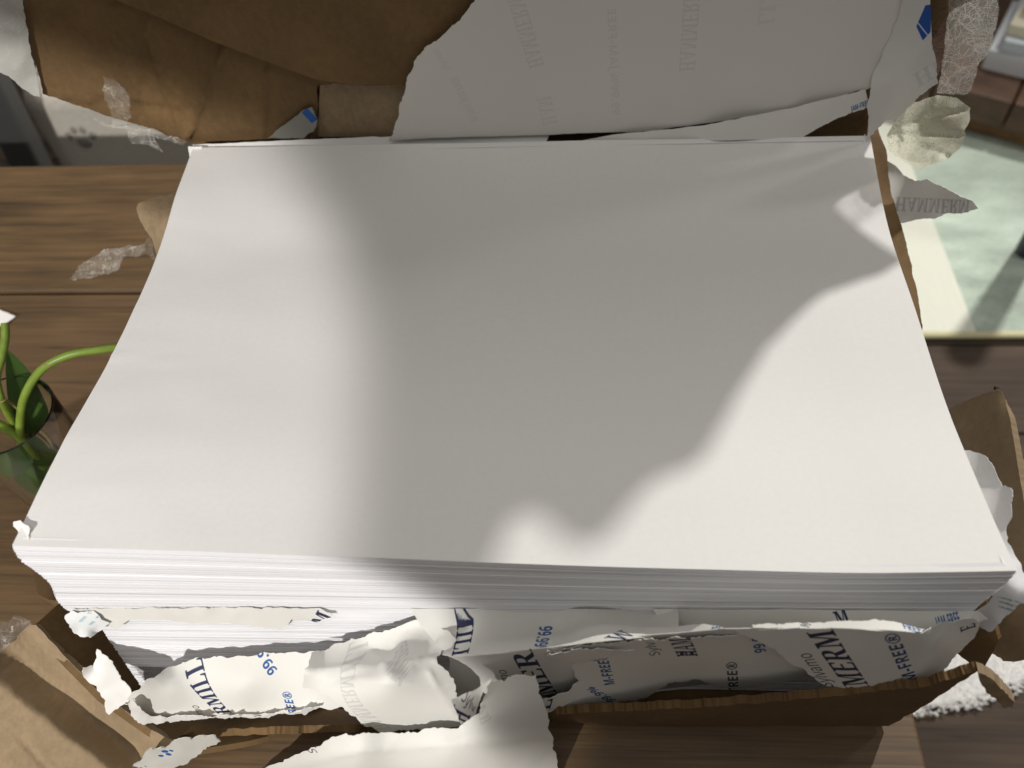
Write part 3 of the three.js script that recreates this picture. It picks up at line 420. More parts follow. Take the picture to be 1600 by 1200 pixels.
K({ name: 'lid_panel', label: 'overhanging upper lid panel', mat: M.kraftShade, thick: 0.003, jag: 0.25, outline: [[172, -4, 'z', -0.147], [250, 28, 'z', -0.146], [340, 68, 'z', -0.1455], [420, 98, 'z', -0.145], [500, 126, 'z', -0.145], [560, 133, 'z', -0.1475], [660, 132, 'z', -0.1505], [760, 110, 'z', -0.1535, 0], [800, 0, 'z', -0.1535, 0], [800, -140, 'z', -0.150, 0], [100, -140, 'z', -0.140, 0], [120, -40, 'z', -0.143]], crumple: [{ f: 5, a: 0.0008 }, { f: 16, a: 0.0004, kind: 'ridge', sx: 0.4, z: 5 }], step: 10 });
K({ name: 'lid_patch', label: 'lighter brown square of lid liner', mat: M.kraft, thick: 0.0015, outline: [[500, 128, 'z', -0.1535, 0.3], [570, 134, 'z', -0.1535, 0.3], [650, 132, 'z', -0.1535, 0.3], [650, 216, 'z', -0.1515, 0.3], [496, 214, 'z', -0.1515, 0.3]], crumple: [{ f: 20, a: 0.0006 }] });
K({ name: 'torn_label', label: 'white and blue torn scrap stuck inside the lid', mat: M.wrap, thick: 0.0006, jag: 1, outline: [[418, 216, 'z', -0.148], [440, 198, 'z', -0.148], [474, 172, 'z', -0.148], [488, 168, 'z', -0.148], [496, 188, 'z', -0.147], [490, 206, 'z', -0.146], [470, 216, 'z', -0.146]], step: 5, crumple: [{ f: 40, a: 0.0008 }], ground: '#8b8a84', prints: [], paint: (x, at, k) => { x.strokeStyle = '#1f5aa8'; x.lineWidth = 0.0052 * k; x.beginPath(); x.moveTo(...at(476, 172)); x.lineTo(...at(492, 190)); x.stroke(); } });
// ------ clear packing tape
const texTape = noiseTex(256, 256, (u, v) => 0.06 + 0.4 * Math.max(0, fbm(u, v, 4, 2, 1, 1, 3)) + 0.22 * smooth(0.014, 0.004, Math.abs(fbm(u, v, 5, 2, 1, 2, 17))) + 0.12 * smooth(0.02, 0.004, Math.abs(fbm(u, v, 9, 1, 2, 0.7, 27))), false);
function fibreAlpha(n, base, len) {
  const cv = document.createElement('canvas'); cv.width = cv.height = 512; const x = cv.getContext('2d'); x.fillStyle = `rgb(${base},${base},${base})`; x.fillRect(0, 0, 512, 512); x.lineCap = 'round';
  for (let i = 0; i < n; i++) { const a = rr(0, 6.28), px = rr(0, 512), py = rr(0, 512), l = rr(0.3, 1) * len, b = rr(-0.6, 0.6), g = Math.round(rr(150, 255)); x.strokeStyle = `rgb(${g},${g},${g})`; x.lineWidth = rr(0.8, 2.6); x.beginPath(); x.moveTo(px, py); x.quadraticCurveTo(px + Math.cos(a) * l * 0.5 - Math.sin(a) * l * b * 0.4, py + Math.sin(a) * l * 0.5 + Math.cos(a) * l * b * 0.4, px + Math.cos(a) * l, py + Math.sin(a) * l); x.stroke(); }
  const t = new THREE.CanvasTexture(cv); t.wrapS = t.wrapT = THREE.RepeatWrapping; return t;
}
const tapeMat = phys({ color: 0xf2f0e8, roughness: 0.18, clearcoat: 1, clearcoatRoughness: 0.08, alphaMap: texTape, transparent: true, opacity: 0.8, side: THREE.DoubleSide });
const fibreMat = phys({ color: new THREE.Color().setRGB(0.93, 0.91, 0.85), roughness: 0.8, transmission: 0.75, thickness: 0, alphaMap: fibreAlpha(480, 80, 170), transparent: true, side: THREE.DoubleSide });
const ballMat = phys({ color: new THREE.Color().setRGB(0.97, 0.965, 0.87), roughness: 0.9, clearcoat: 0.8, clearcoatRoughness: 0.15, transmission: 0.9, thickness: 0, side: THREE.DoubleSide, map: noiseTex(256, 256, (u, v) => { const n = fbm(u, v, 46, 2, 1, 1, 5); const c = n > 0.13 ? 0.66 : 0.97; return [c, c, c * 0.96]; }) });
const tc = [{ f: 45, a: 0.0018, kind: 'ridge' }, { f: 90, a: 0.0006, kind: 'ridge', z: 6 }];
const Tp = (o) => K({ name: 'tape', thick: 0.00025, mat: tapeMat, crumple: tc, step: 5, jag: 1.5, tile: 0.06, ...o });
Tp({ outline: [[-30, -20, 'z', -0.149], [34, -10, 'z', -0.1485], [42, 40, 'z', -0.1485], [54, 110, 'z', -0.148], [64, 152, 'z', -0.148], [40, 140, 'z', -0.146], [0, 112, 'z', -0.145], [-30, 90, 'z', -0.145]], mat: phys({ color: new THREE.Color().setRGB(0.62, 0.62, 0.58), roughness: 0.4, alphaMap: fibreAlpha(160, 165, 120), transparent: true }), tile: 0.05, label: 'wrinkled clear tape on the left edge of the lid' });
Tp({ outline: [[162, 117, 'z', -0.142], [184, 128, 'z', -0.141], [202, 152, 'z', -0.141], [205, 180, 'z', -0.142], [196, 196, 'z', -0.144], [174, 198, 'z', -0.145], [173, 170, 'z', -0.143], [158, 142, 'z', -0.142], [163, 130, 'z', -0.142]], label: 'curled strip of clear tape hanging at the torn lid edge' });
Tp({ outline: [[146, 184, 'z', -0.149], [174, 196, 'z', -0.147], [210, 196, 'z', -0.147], [292, 220, 'z', -0.148], [286, 226, 'z', -0.147], [240, 214, 'z', -0.145], [256, 238, 'z', -0.14], [226, 226, 'z', -0.143], [206, 224, 'z', -0.143], [198, 202, 'z', -0.145], [160, 196, 'z', -0.147]], label: 'shredded clear tape along the bottom of the lid' });
Tp({ outline: [[108, 437, 'y', -0.085], [124, 416, 'y', -0.082], [160, 394, 'y', -0.078], [200, 383, 'y', -0.072], [226, 380, 'y', -0.064], [236, 372, 'y', -0.056], [244, 408, 'y', -0.056], [226, 396, 'y', -0.066], [196, 402, 'y', -0.074], [184, 420, 'y', -0.078], [150, 434, 'y', -0.083], [120, 439, 'y', -0.086]], label: 'clear tape strip curling over the table from the left wall' });
Tp({ outline: [[-20, 1010, 'y', -0.0960], [0, 968, 'y', -0.0930], [16, 970, 'y', -0.0920], [24, 962, 'y', -0.0920], [48, 968, 'y', -0.0940], [50, 976, 'y', -0.0960], [10, 1010, 'y', -0.1000], [-20, 1040, 'y', -0.1030]], mat: phys({ color: new THREE.Color().setRGB(0.36, 0.35, 0.33), roughness: 0.3, alphaMap: texTape, transparent: true, opacity: 0.95 }), label: 'crumpled clear tape on the corner of the left flap' });
// right edge of the lid
Tp({ outline: [[1486, -30, 'z', -0.150, 0], [1556, -30, 'z', -0.150], [1560, 20, 'z', -0.150], [1552, 60, 'z', -0.150], [1545, 82, 'z', -0.150], [1526, 104, 'z', -0.150], [1520, 132, 'z', -0.149], [1512, 146, 'z', -0.148], [1490, 148, 'z', -0.147], [1464, 146, 'z', -0.146], [1472, 100, 'z', -0.149], [1478, 40, 'z', -0.150]], mat: fibreMat, single: true, tile: 0.045, crumple: [{ f: 40, a: 0.0012, kind: 'ridge' }], label: 'fibrous clear tape on the right edge of the lid' });
Tp({ outline: [[1522, -30, 'z', -0.1475], [1558, -30, 'z', -0.147], [1561, 20, 'z', -0.147], [1553, 62, 'z', -0.147], [1545, 82, 'z', -0.147], [1530, 98, 'z', -0.1475], [1524, 50, 'z', -0.148]], label: 'loose outer edge of the fibrous tape' });
Tp({ outline: [[1390, 208, 'z', -0.132], [1402, 186, 'z', -0.130], [1430, 160, 'z', -0.128], [1462, 148, 'z', -0.128], [1490, 150, 'z', -0.129], [1514, 166, 'z', -0.131], [1512, 186, 'z', -0.132], [1504, 200, 'z', -0.132], [1498, 230, 'z', -0.130], [1470, 248, 'z', -0.128], [1434, 265, 'z', -0.126], [1400, 246, 'z', -0.127], [1388, 228, 'z', -0.13]], inner: [[1445, 205, 'z', -0.117]], mat: ballMat, single: true, tile: 0.03, crumple: [{ f: 16, a: 0.004, kind: 'ridge' }, { f: 40, a: 0.0009, kind: 'ridge', z: 6 }], jag: 0.8, step: 4, relief: folds([[1400, 200, 1440, 188, 0.0022, 2.5], [1440, 188, 1508, 166, 0.0022, 2.5], [1412, 207, 1500, 209, 0.002, 2], [1426, 214, 1486, 244, 0.002, 2], [1462, 150, 1450, 190, -0.0015, 3], [1420, 240, 1440, 210, 0.0016, 2.5], [1500, 200, 1460, 246, -0.0014, 3]]), label: 'crumpled wad of translucent tape at the right lid corner' });
Tp({ outline: [[1388, 228, 'z', -0.126], [1392, 200, 'z', -0.126], [1420, 170, 'z', -0.124], [1452, 148, 'z', -0.124], [1440, 176, 'z', -0.118], [1416, 208, 'z', -0.116], [1404, 246, 'z', -0.120]], label: 'glossy tape fold on the wad' });
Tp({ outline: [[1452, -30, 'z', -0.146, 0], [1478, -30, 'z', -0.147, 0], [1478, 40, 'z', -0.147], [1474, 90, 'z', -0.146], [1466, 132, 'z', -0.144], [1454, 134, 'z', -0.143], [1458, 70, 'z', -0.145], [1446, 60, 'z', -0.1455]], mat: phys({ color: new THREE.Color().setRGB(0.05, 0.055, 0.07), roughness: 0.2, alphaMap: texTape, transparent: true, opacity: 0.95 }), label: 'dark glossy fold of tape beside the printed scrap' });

// ---------------------------------------------------------------- torn wrapper sheet leaning on the lid
const bigWrap = thing('torn_wrapper', 'large torn white wrapping sheet leaning on the raised lid', 'wrapping paper', V(0.1, 0, -0.148));
const Wp = (o) => { const m = sheet({ parent: bigWrap, mat: M.wrap, ...o }); m.geometry.translate(-0.1, 0, 0.148); return m; };
Wp({ name: 'torn_sheet', outline: [[607, 220, 'z', -0.1440], [622, 182, 'z', -0.1442], [630, 150, 'z', -0.1443], [646, 96, 'z', -0.1445], [672, 70, 'z', -0.1445], [700, 48, 'z', -0.1445], [722, 26, 'z', -0.1445], [746, -6, 'z', -0.1445], [790, -60, 'z', -0.1445], [1100, -60, 'z', -0.150, 0], [1460, -60, 'z', -0.150, 0], [1430, 40, 'z', -0.149, 0.5], [1380, 120, 'z', -0.148, 0.5], [1357, 138, 'z', -0.147], [1280, 160, 'z', -0.1465, 0.3], [1150, 186, 'z', -0.146, 0.3], [1010, 206, 'z', -0.145, 0.3], [908, 208, 'z', -0.1445, 0.3], [848, 211, 'z', -0.1445, 0.3], [760, 213, 'z', -0.1445, 0.3]], inner: [[900, 90, 'z', -0.148], [1200, 80, 'z', -0.150]], crumple: [{ f: 9, a: 0.0012 }, { f: 60, a: 0.00015 }], jag: 1.6, step: 12,
  prints: [{ ...H, ...ghost, t: 'HAMMERMILL', at: [838, 105], to: [792, -40], alpha: 0.16 }, { ...H, ...ghost, t: 'HAMMERMILL', at: [1072, 110], to: [1085, -60], alpha: 0.16 }, { ...J, ...ghost, t: '99.99% JAM-FREE', at: [742, 190], to: [706, 120], alpha: 0.13 }, { ...J, ...ghost, t: '99.99% JAM-FREE', at: [962, 180], to: [954, 10], alpha: 0.13 }, { ...H, ...ghost, t: 'HAM', at: [860, 195], to: [848, 150], alpha: 0.13 }, { ...Y, ...ghost, t: 'Sylvamo', at: [700, 108], to: [680, 76], alpha: 0.15 }, { ...H, ...ghost, t: 'LL', at: [1196, 40], to: [1200, 0], alpha: 0.1 }], ground: '#e4e2dd' });
Wp({ name: 'lower_fold', label: 'folded lower strip of the white sheet', outline: [[895, 222, 'z', -0.1415, 0.3], [960, 210, 'z', -0.1425, 0.4], [1100, 196, 'z', -0.143, 0.4], [1240, 168, 'z', -0.1435, 0.5], [1352, 140, 'z', -0.1445], [1358, 164, 'z', -0.1435], [1316, 182, 'z', -0.142], [1278, 200, 'z', -0.1405, 0.8], [1250, 216, 'z', -0.1395, 0.3], [1100, 220, 'z', -0.1395, 0], [990, 222, 'z', -0.140, 0]], inner: [[1120, 205, 'z', -0.139], [1260, 180, 'z', -0.140]], crumple: [{ f: 26, a: 0.0009, kind: 'ridge', sx: 0.5 }], step: 8, prints: [{ ...J, t: 'JAM-FREE', at: [1330, 170], to: [1358, 160], m: 0.005 }] });
Wp({ name: 'torn_side', label: 'translucent torn right edge of the white sheet', outline: [[1412, -30, 'z', -0.147, 0], [1452, -30, 'z', -0.146, 0], [1456, 60, 'z', -0.144], [1466, 130, 'z', -0.141], [1440, 148, 'z', -0.139], [1420, 166, 'z', -0.137], [1404, 186, 'z', -0.136], [1384, 188, 'z', -0.136], [1366, 210, 'z', -0.1345], [1352, 222, 'z', -0.134], [1357, 196, 'z', -0.1365], [1356, 164, 'z', -0.139], [1360, 134, 'z', -0.1425], [1362, 122, 'z', -0.144], [1386, 70, 'z', -0.1465], [1406, 20, 'z', -0.147]], crumple: [{ f: 18, a: 0.0016, kind: 'ridge' }, { f: 50, a: 0.0006, kind: 'ridge', z: 7 }], jag: 1.4, step: 6, ground: '#dddbd9', prints: [{ ...H, ...ghost, t: 'HE', at: [1428, 128], to: [1448, 116], fit: false, alpha: 0.10, c: '#3a4a8a' }],
  paint: (x, at, k) => { x.fillStyle = '#1c4fa6'; x.beginPath(); [[1432, 42], [1446, 8], [1456, 6], [1454, 50], [1442, 64]].forEach(([a, b], i) => i ? x.lineTo(...at(a, b)) : x.moveTo(...at(a, b))); x.fill(); x.strokeStyle = '#d8d8dc'; x.lineWidth = 0.0006 * k; x.beginPath(); x.moveTo(...at(1434, 36)); x.lineTo(...at(1450, 56)); x.stroke(); } });
// wrapper scrap reaching out at the right
const scrapR = thing('wrapper_scrap', 'torn white wrapper piece sticking out over the rug at right', 'wrapping paper', on(1400, 300, 'x', 0.23));
{ const o = scrapR.position; const m = sheet({ name: 'torn_piece', parent: scrapR, mat: M.wrap, outline: [[1366, 252, 'x', 0.222], [1382, 248, 'x', 0.226], [1398, 258, 'x', 0.231], [1412, 274, 'x', 0.236], [1430, 283, 'x', 0.241], [1448, 279, 'x', 0.246], [1474, 293, 'x', 0.252], [1500, 307, 'x', 0.258], [1520, 314, 'x', 0.263], [1529, 326, 'x', 0.265], [1512, 332, 'x', 0.262], [1478, 334, 'x', 0.256], [1462, 341, 'x', 0.251], [1440, 342, 'x', 0.246], [1406, 349, 'x', 0.236], [1396, 356, 'x', 0.230], [1386, 330, 'x', 0.226], [1374, 290, 'x', 0.222]], crumple: soft, jag: 1, step: 6, prints: [{ ...H, ...ghost, t: 'HAMMERM', at: [1398, 318], to: [1516, 324], c: '#777782', alpha: 0.36, m: 0.012 }] }); m.geometry.translate(-o.x, -o.y, -o.z); }
// ---------------------------------------------------------------- glass of cuttings at the left
const gz = 0.02, RIM = on(6, 650, 'y', -0.055), rimR = Math.abs(on(83, 645, 'y', -0.055).x - RIM.x);
{
  const vase = thing('glass_vase', 'clear drinking glass holding green plant cuttings on the table', 'glass', V(RIM.x, TY + 0.001, RIM.z));
  const h = -0.055 - TY, r0 = rimR * 0.80, r1 = rimR, pr = [];
  pr.push([0, 0], [r0 * 0.96, 0], [r0, 0.004]); for (let i = 1; i <= 8; i++) pr.push([lerp(r0, r1, i / 8), lerp(0.004, h, i / 8)]);
  pr.push([r1 - 0.0007, h + 0.0009], [r1 - 0.0016, h]); for (let i = 7; i >= 0; i--) pr.push([lerp(r0, r1, i / 8) - 0.0018, lerp(0.008, h, i / 8)]); pr.push([0, 0.007]);
  mesh('glass', new THREE.LatheGeometry(pr.map(([a, b]) => new THREE.Vector2(a, b)), 72), phys({ color: 0xffffff, roughness: 0.02, transmission: 1, thickness: 0.002, ior: 1.48 }), vase);
  const plant = thing('plant_cutting', 'green cut vine stems and leaves standing in the clear glass', 'plant', V(RIM.x, TY + 0.009, RIM.z));
  const leafTex = noiseTex(256, 256, (u, v) => { const vein = Math.abs(u - 0.5) < 0.012 ? 0.25 : 0, side = Math.abs(((v * 9 + Math.abs(u - 0.5) * 6) % 1) - 0.5) < 0.05 ? 0.08 : 0, n = 1 + 0.3 * fbm(u, v, 8, 3, 1, 1, 6) + vein + side; return [0.25 * n, 0.37 * n, 0.12 * n]; });
  const stemTex = noiseTex(256, 64, (u, v) => { const n = 1 + 0.25 * fbm(u, v, 20, 3, 1, 0.2, 2); return [0.47 * n, 0.56 * n, 0.20 * n]; });
  const stemM = phys({ map: stemTex, roughness: 0.45, clearcoat: 0.2, clearcoatRoughness: 0.4 }), leafM = phys({ map: leafTex, roughness: 0.5, transmission: 0.25, thickness: 0, side: THREE.DoubleSide }), rootM = std({ color: new THREE.Color().setRGB(0.30, 0.22, 0.10), roughness: 0.8 }), nodeM = std({ color: new THREE.Color().setRGB(0.30, 0.24, 0.09), roughness: 0.8 });
  const loc = (p) => p.clone().sub(plant.position);
  const stem = (pts, r, mat = stemM, name = 'stem') => { const c = new THREE.CatmullRomCurve3(pts.map(([x, y, a, v]) => loc(on(x, y, a, v)))); return mesh(name, new THREE.TubeGeometry(c, 48, r, 12), mat, plant); };
  const node = (x, y, a, v, r) => { const g = new THREE.TorusGeometry(r, r * 0.22, 8, 20); const p = loc(on(x, y, a, v)); g.rotateX(1.2).translate(p.x, p.y, p.z); mesh('node', g, nodeM, plant); };
  const Z = RIM.z;
  stem([[40, 760, 'y', -0.150], [34, 700, 'y', -0.105], [31, 665, 'y', -0.075], [38, 620, 'y', -0.052], [58, 585, 'y', -0.040], [78, 568, 'y', -0.034], [110, 554, 'y', -0.032], [150, 547, 'y', -0.034], [200, 542, 'y', -0.040], [240, 545, 'y', -0.050]], 0.0024);
  node(77, 568, 'y', -0.034, 0.0025);
  stem([[26, 670, 'y', -0.085], [10, 640, 'y', -0.06], [0, 620, 'y', -0.045], [-6, 590, 'y', -0.035], [2, 560, 'y', -0.03], [8, 530, 'y', -0.026], [8, 506, 'y', -0.022]], 0.0023); node(7, 533, 'y', -0.0265, 0.0021); node(3, 625, 'y', -0.047, 0.0021);
  stem([[-30, 650, 'y', -0.062], [0, 664, 'y', -0.072], [26, 680, 'y', -0.085], [60, 720, 'y', -0.12], [80, 750, 'y', -0.15]], 0.0027);
  stem([[-20, 660, 'y', -0.07], [10, 672, 'y', -0.08], [50, 705, 'y', -0.11], [66, 745, 'y', -0.15]], 0.0022);
  for (let i = 0; i < 7; i++) { const a = 40 + i * 6, pts = []; for (let k = 0; k < 5; k++) pts.push([a + k * rr(5, 10), 680 + k * rr(7, 12) + rr(-5, 5), 'y', -0.09 - k * 0.013]); stem(pts, rr(0.0006, 0.0011), rootM, 'root'); }
  stem([[6, 624, 'y', -0.05], [20, 632, 'y', -0.058], [30, 640, 'y', -0.066]], 0.001, rootM, 'root');
  const leaf = (a, b, w, bend, roll) => { // a blade from point a to point b
    const A = loc(on(...a)), B = loc(on(...b)), d = B.clone().sub(A), L = d.length(), x = d.clone().normalize(), up = CAM.clone().sub(on(...a)).normalize(), side = x.clone().cross(up).normalize().applyAxisAngle(x, roll), nn = side.clone().cross(x).normalize();
    const g = new THREE.PlaneGeometry(1, 1, 10, 24), p = g.attributes.position, uv = g.attributes.uv;
    for (let i = 0; i < p.count; i++) { const s = uv.getY(i), t = uv.getX(i) * 2 - 1, wd = w * Math.pow(Math.sin(Math.PI * Math.pow(s * 0.97 + 0.015, 0.75)), 0.8); const q = A.clone().addScaledVector(x, s * L).addScaledVector(side, t * wd).addScaledVector(nn, bend * Math.sin(s * Math.PI) * L + Math.abs(t) * wd * 0.35); p.setXYZ(i, q.x, q.y, q.z); }
    const back = g.clone(); back.translate(-nn.x * 0.0005, -nn.y * 0.0005, -nn.z * 0.0005); back.index.array.reverse(); g.computeVertexNormals(); back.computeVertexNormals(); mesh('leaf', mergeGeometries([g, back]), leafM, plant);
  };
  leaf([54, 684, 'y', -0.10], [12, 548, 'y', -0.040], 0.0105, 0.05, 0.3);
  leaf([50, 715, 'y', -0.11], [-50, 745, 'y', -0.10], 0.0085, -0.05, -0.3);
  leaf([40, 690, 'y', -0.10], [92, 720, 'y', -0.13], 0.009, 0.05, 0.2);
  leaf([20, 725, 'y', -0.12], [84, 770, 'y', -0.148], 0.011, 0.05, 0.2);
}
{ // white scrap at the frame's left edge
  const m = sheet({ name: 'paper_scrap', parent: scene, mat: M.wrap, outline: [[-60, 480, 'y', TY + 0.003], [0, 484, 'y', TY + 0.003], [24, 494, 'y', TY + 0.004], [4, 508, 'y', TY + 0.003], [-60, 520, 'y', TY + 0.003]], jag: 0.4, step: 6 }); m.userData = { label: 'small white paper scrap on the table behind the plant', category: 'paper scrap' };
}
// ---------------------------------------------------------------- behind the table
{
  const z = -0.62, a = on(10, 138, 'z', z), b = on(330, 300, 'z', z), w = 0.62, x0 = on(6, 140, 'z', z).x, top = on(60, 138, 'z', z).y, h = top - FY - 0.009;
  const bin = thing('pet_house', 'pale grey fabric pet house with a faint paw print behind the table', 'pet bed', V(x0 + w / 2, FY + 0.0085, z - 0.2));
  void a; void b;
  const fab = noiseTex(256, 256, (u, v) => { const n = 0.86 + 0.1 * fbm(u, v, 60, 2, 1, 1, 3) + 0.08 * fbm(u, v, 5, 2, 1, 1, 8); return [n, n * 0.975, n * 0.92]; });
  const fm = std({ map: fab, roughness: 0.95, bumpMap: fab, bumpScale: 0.001 });
  mesh('body', new RoundedBoxGeometry(w, h, 0.4, 5, 0.035).translate(0, h / 2, 0), fm, bin);
  const pm = std({ color: new THREE.Color().setRGB(0.33, 0.31, 0.28), roughness: 0.95 }), c = on(128, 214, 'z', z).sub(bin.position);
  const pad = (x, y, rx, ry, n) => { const g = new THREE.SphereGeometry(1, 20, 12); g.scale(rx, ry, 0.002).translate(c.x + x, c.y + y, 0.2005); mesh(n, g, pm, bin); };
  pad(0, -0.008, 0.010, 0.008, 'paw_pad'); for (const [x, y] of [[-0.016, 0.003], [-0.006, 0.011], [0.006, 0.011], [0.016, 0.003]]) pad(x, y, 0.0044, 0.0055, 'paw_toe');
  mesh('piping', new THREE.TubeGeometry(new THREE.CatmullRomCurve3([V(-w / 2 + 0.03, h + 0.001, 0.165), V(0, h + 0.001, 0.165), V(w / 2 - 0.03, h + 0.001, 0.165)]), 12, 0.004, 8), fm, bin);
  // dark slanting leg left of it
  const p = on(-6, 150, 'z', -0.57), q = on(52, 262, 'z', -0.57), d = q.clone().sub(p), L = d.length(), end = p.clone().addScaledVector(d, (FY + 0.009 - p.y) / d.y), start = p.clone().addScaledVector(d, -1.2);
  const leg = thing('dark_stand', 'dark grey slanting stand leg beside the pet house', 'furniture leg', V(end.x, FY + 0.0085, end.z)); void L;
  const len = start.distanceTo(end), g = new RoundedBoxGeometry(0.042, len, 0.03, 3, 0.006); g.applyQuaternion(new THREE.Quaternion().setFromUnitVectors(V(0, 1, 0), start.clone().sub(end).normalize())); const mid = start.clone().add(end).multiplyScalar(0.5).sub(leg.position); g.translate(mid.x, mid.y, mid.z);
  mesh('leg', g, std({ color: new THREE.Color().setRGB(0.07, 0.07, 0.068), roughness: 0.6 }), leg);
  const foot = new THREE.CylinderGeometry(0.04, 0.045, 0.01, 24).translate(0, 0.006, 0); mesh('foot', foot, std({ color: new THREE.Color().setRGB(0.06, 0.06, 0.06), roughness: 0.6 }), leg);
}
// rugs
{
  const f = on(1420, 522, 'y', FY + 0.018), rugW = 1.5, rugD = 0.86, x0 = on(1300, 522, 'y', FY + 0.018).x, rug = thing('area_rug', 'pale grey green marbled rug behind the box at right', 'rug', V(x0 + rugW / 2, FY + 0.0085, f.z - rugD / 2), undefined);
  const t = noiseTex(1024, 1024, (u, v) => { const m = fbm(u, v, 5, 4, 1, 1, 2), b = fbm(u, v, 18, 4, 1, 1.3, 12), n = 0.82 + 0.34 * m + 0.28 * b + 0.1 * fbm(u, v, 160, 1); return [n * 0.93, n * 1.0, n * 0.93]; });
  mesh('pile', new RoundedBoxGeometry(rugW, 0.009, rugD, 2, 0.004).translate(0, 0.0047, 0), std({ map: t, roughness: 1, bumpMap: t, bumpScale: 0.002 }), rug);
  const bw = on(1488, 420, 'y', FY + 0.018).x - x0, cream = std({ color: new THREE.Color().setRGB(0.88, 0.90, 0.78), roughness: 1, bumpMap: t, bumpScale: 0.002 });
  mesh('painted_light_patch', new RoundedBoxGeometry(bw, 0.010, rugD - 0.004, 2, 0.004).translate(-rugW / 2 + bw / 2, 0.0057, 0), cream, rug);  // pale strip painting a patch of window light on the rug
  mesh('hem', new THREE.CapsuleGeometry(0.0055, rugW - 0.02, 6, 12).rotateZ(Math.PI / 2).translate(0, 0.0063, rugD / 2), std({ color: new THREE.Color().setRGB(0.72, 0.68, 0.42), roughness: 0.95 }), rug);
}
{
  const poly = [[1400, 1100], [1470, 1094], [1520, 1086], [1570, 1066], [1620, 1050], [1760, 1040], [1760, 740], [1640, 742], [1596, 718], [1560, 760], [1420, 900]].map(([x, y]) => on(x, y, 'y', FY + 0.03)), c = V(0, 0, 0); poly.forEach((p) => c.add(p)); c.multiplyScalar(1 / poly.length);
  const fur = thing('fluffy_rug', 'bright white fluffy rug on the floor right of the box', 'rug', V(c.x, FY + 0.0085, c.z));
  const s = new THREE.Shape(poly.map((p) => new THREE.Vector2(p.x - c.x, -(p.z - c.z)))), white = std({ color: new THREE.Color().setRGB(0.88, 0.87, 0.85), roughness: 1 });
  mesh('backing', new THREE.ExtrudeGeometry(s, { depth: 0.008, bevelEnabled: false }).rotateX(-Math.PI / 2).translate(0, 0.0005, 0), white, fur);
  const P = poly.map((p) => [p.x - c.x, p.z - c.z]), g = [], A = [], I = [];
  let x0 = 9, x1 = -9, z0 = 9, z1 = -9; for (const [x, z] of P) { x0 = Math.min(x0, x); x1 = Math.max(x1, x); z0 = Math.min(z0, z); z1 = Math.max(z1, z); } void g;
  for (let i = 0; i < 60000; i++) {
    const x = rr(x0 - 0.008, x1), z = rr(z0 - 0.008, z1 + 0.008); if (!inPoly(x, z, P) && !(inPoly(x + rr(-0.012, 0.012), z + rr(-0.012, 0.012), P))) continue;
    const a = rr(0, 6.28), l = rr(0.001, 0.005), w = rr(0.0011, 0.0019), top = rr(0.0085, 0.0115), tx = x + Math.cos(a) * l, tz = z + Math.sin(a) * l, b = A.length / 3;
    for (let q = 0; q < 4; q++) A.push(x + Math.cos(a + q * 1.571) * w, 0.006, z + Math.sin(a + q * 1.571) * w);
    A.push(tx, top, tz); for (let q = 0; q < 4; q++) I.push(b + q, b + 4, b + (q + 1) % 4);
  }
  let gg = new THREE.BufferGeometry(); gg.setAttribute('position', new THREE.Float32BufferAttribute(A, 3)); gg.setIndex(I); gg.computeVertexNormals();
  mesh('fur', gg, white, fur).userData.kind = 'stuff';
}
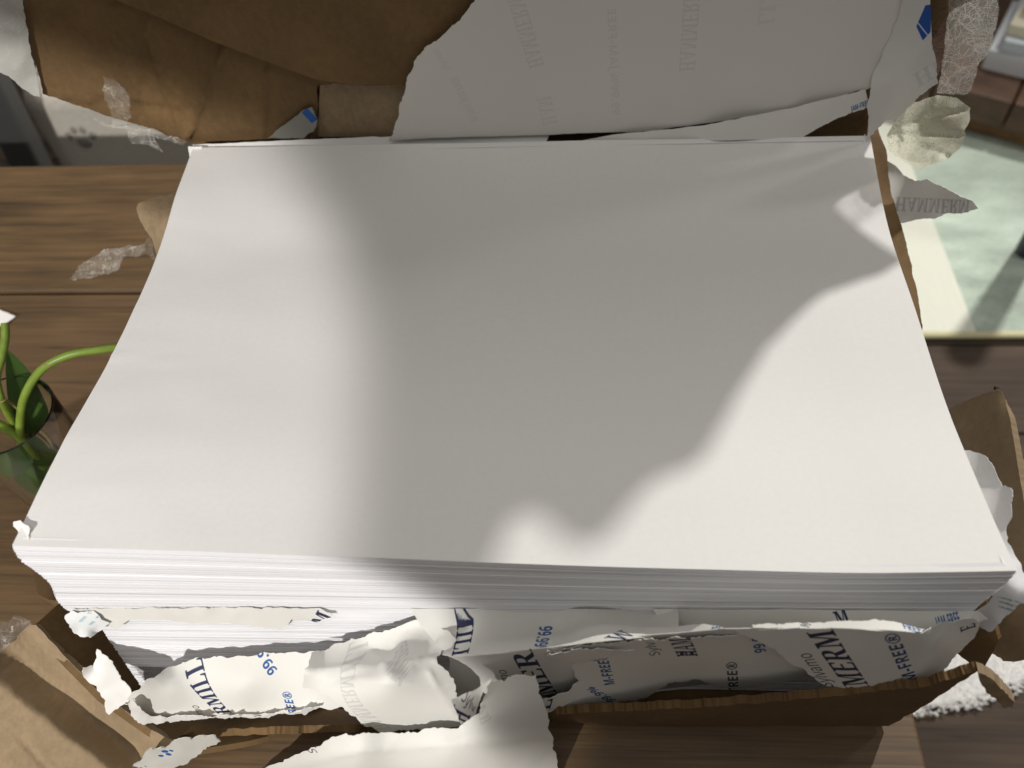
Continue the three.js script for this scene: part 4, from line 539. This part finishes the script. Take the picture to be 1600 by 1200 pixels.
// bench with books, far right; a dark leg
{
  const by = -0.50, A = on(1500, 142, 'y', by), B = on(1600, 168, 'y', by), dir = B.clone().sub(A).setY(0).normalize(), ang = Math.atan2(-dir.z, dir.x), bench = thing('wooden_bench', 'reddish brown wooden bench carrying books behind the rug', 'bench', V(A.x, FY + 0.0085, A.z)); bench.rotation.y = ang;
  const bt = woodTex(0.36, 0.265, 0.20, 201, 0.8), bm = std({ map: bt, roughness: 0.5, bumpMap: bt, bumpScale: 0.0006 }), h = by - FY - 0.0085, edge = std({ map: woodTex(0.56, 0.42, 0.28, 221, 0.5), roughness: 0.6 });
  for (let k = 0; k < 6; k++) { const g = uvPlank(new RoundedBoxGeometry(0.118, 0.05, 0.42, 2, 0.004), 0.4, 0.3, k * 0.3, k * 0.7); g.translate(-0.10 + k * 0.1205, h - 0.025, -0.215); mesh('plank', g, bm, bench); }
  mesh('apron', uvPlank(new RoundedBoxGeometry(0.70, 0.03, 0.025, 2, 0.003), 0.4, 0.3, 0, 0).translate(0.2, h - 0.066, -0.04), edge, bench);
  for (const x of [-0.1, 0.52]) for (const z of [-0.06, -0.38]) mesh('leg', new RoundedBoxGeometry(0.05, h - 0.0505, 0.05, 2, 0.004).translate(x, (h - 0.0505) / 2, z), bm, bench);
  const cover = (r, g, b) => std({ color: new THREE.Color().setRGB(r, g, b), roughness: 0.5 }), pages = std({ color: new THREE.Color().setRGB(0.72, 0.68, 0.58), roughness: 0.9 });
  const local = (x, y, z) => { const v = V(x, 0, z).applyAxisAngle(V(0, 1, 0), ang); return V(A.x + v.x, y, A.z + v.z); };
  const base = on(1532, 107, 'y', by).sub(A), bx = base.dot(dir), bz = base.clone().applyAxisAngle(V(0, 1, 0), -ang).z;
  const book = (label, dx, y, dz, w, t, d, turn, cm) => {
    const b = thing('book', label, 'book', local(bx + dx + w / 2, by + y, bz + dz - d / 2)); b.rotation.y = ang + turn;
    mesh('cover', new RoundedBoxGeometry(w, 0.0025, d, 1, 0.001).translate(0, t - 0.00125, 0), cm, b); mesh('cover', new RoundedBoxGeometry(w, 0.0025, d, 1, 0.001).translate(0, 0.00135, 0), cm, b); mesh('spine', new RoundedBoxGeometry(w, t - 0.005, 0.0025, 1, 0.001).translate(0, t / 2, d / 2 - 0.00125), cm, b);
    mesh('pages', new THREE.BoxGeometry(w - 0.008, t - 0.0052, d - 0.01).translate(0, t / 2, -0.002), pages, b);
  };
  book('thick white book at the bottom of the pile on the bench', 0, 0.0005, 0, 0.24, 0.034, 0.17, 0, cover(0.78, 0.82, 0.86));
  book('pale blue white book second from the bottom of the pile', 0.012, 0.0352, -0.004, 0.23, 0.020, 0.165, 0.05, cover(0.60, 0.66, 0.72));
  book('cream book with open edge, third in the pile', 0.016, 0.0559, -0.01, 0.22, 0.018, 0.16, -0.04, cover(0.70, 0.66, 0.52));
  book('orange book lying near the top of the pile', 0.05, 0.0746, -0.02, 0.19, 0.026, 0.15, 0.06, cover(0.78, 0.30, 0.03));
  book('dark red book standing topmost on the orange one', 0.03, 0.1013, -0.04, 0.18, 0.014, 0.13, -0.1, cover(0.16, 0.03, 0.025));
  const lp = on(1603, 395, 'y', FY + 0.019), lg = thing('chair_leg', 'dark blue grey chair leg standing on the rug at far right', 'chair leg', V(lp.x, FY + 0.0195, lp.z));
  mesh('leg', new THREE.LatheGeometry([[0, 0], [0.014, 0], [0.016, 0.006], [0.017, 0.2], [0.02, 0.46], [0, 0.46]].map(([a, b]) => new THREE.Vector2(a, b)), 28), std({ color: new THREE.Color().setRGB(0.03, 0.035, 0.05), roughness: 0.4 }), lg);
}
renderer.render(scene, camera);
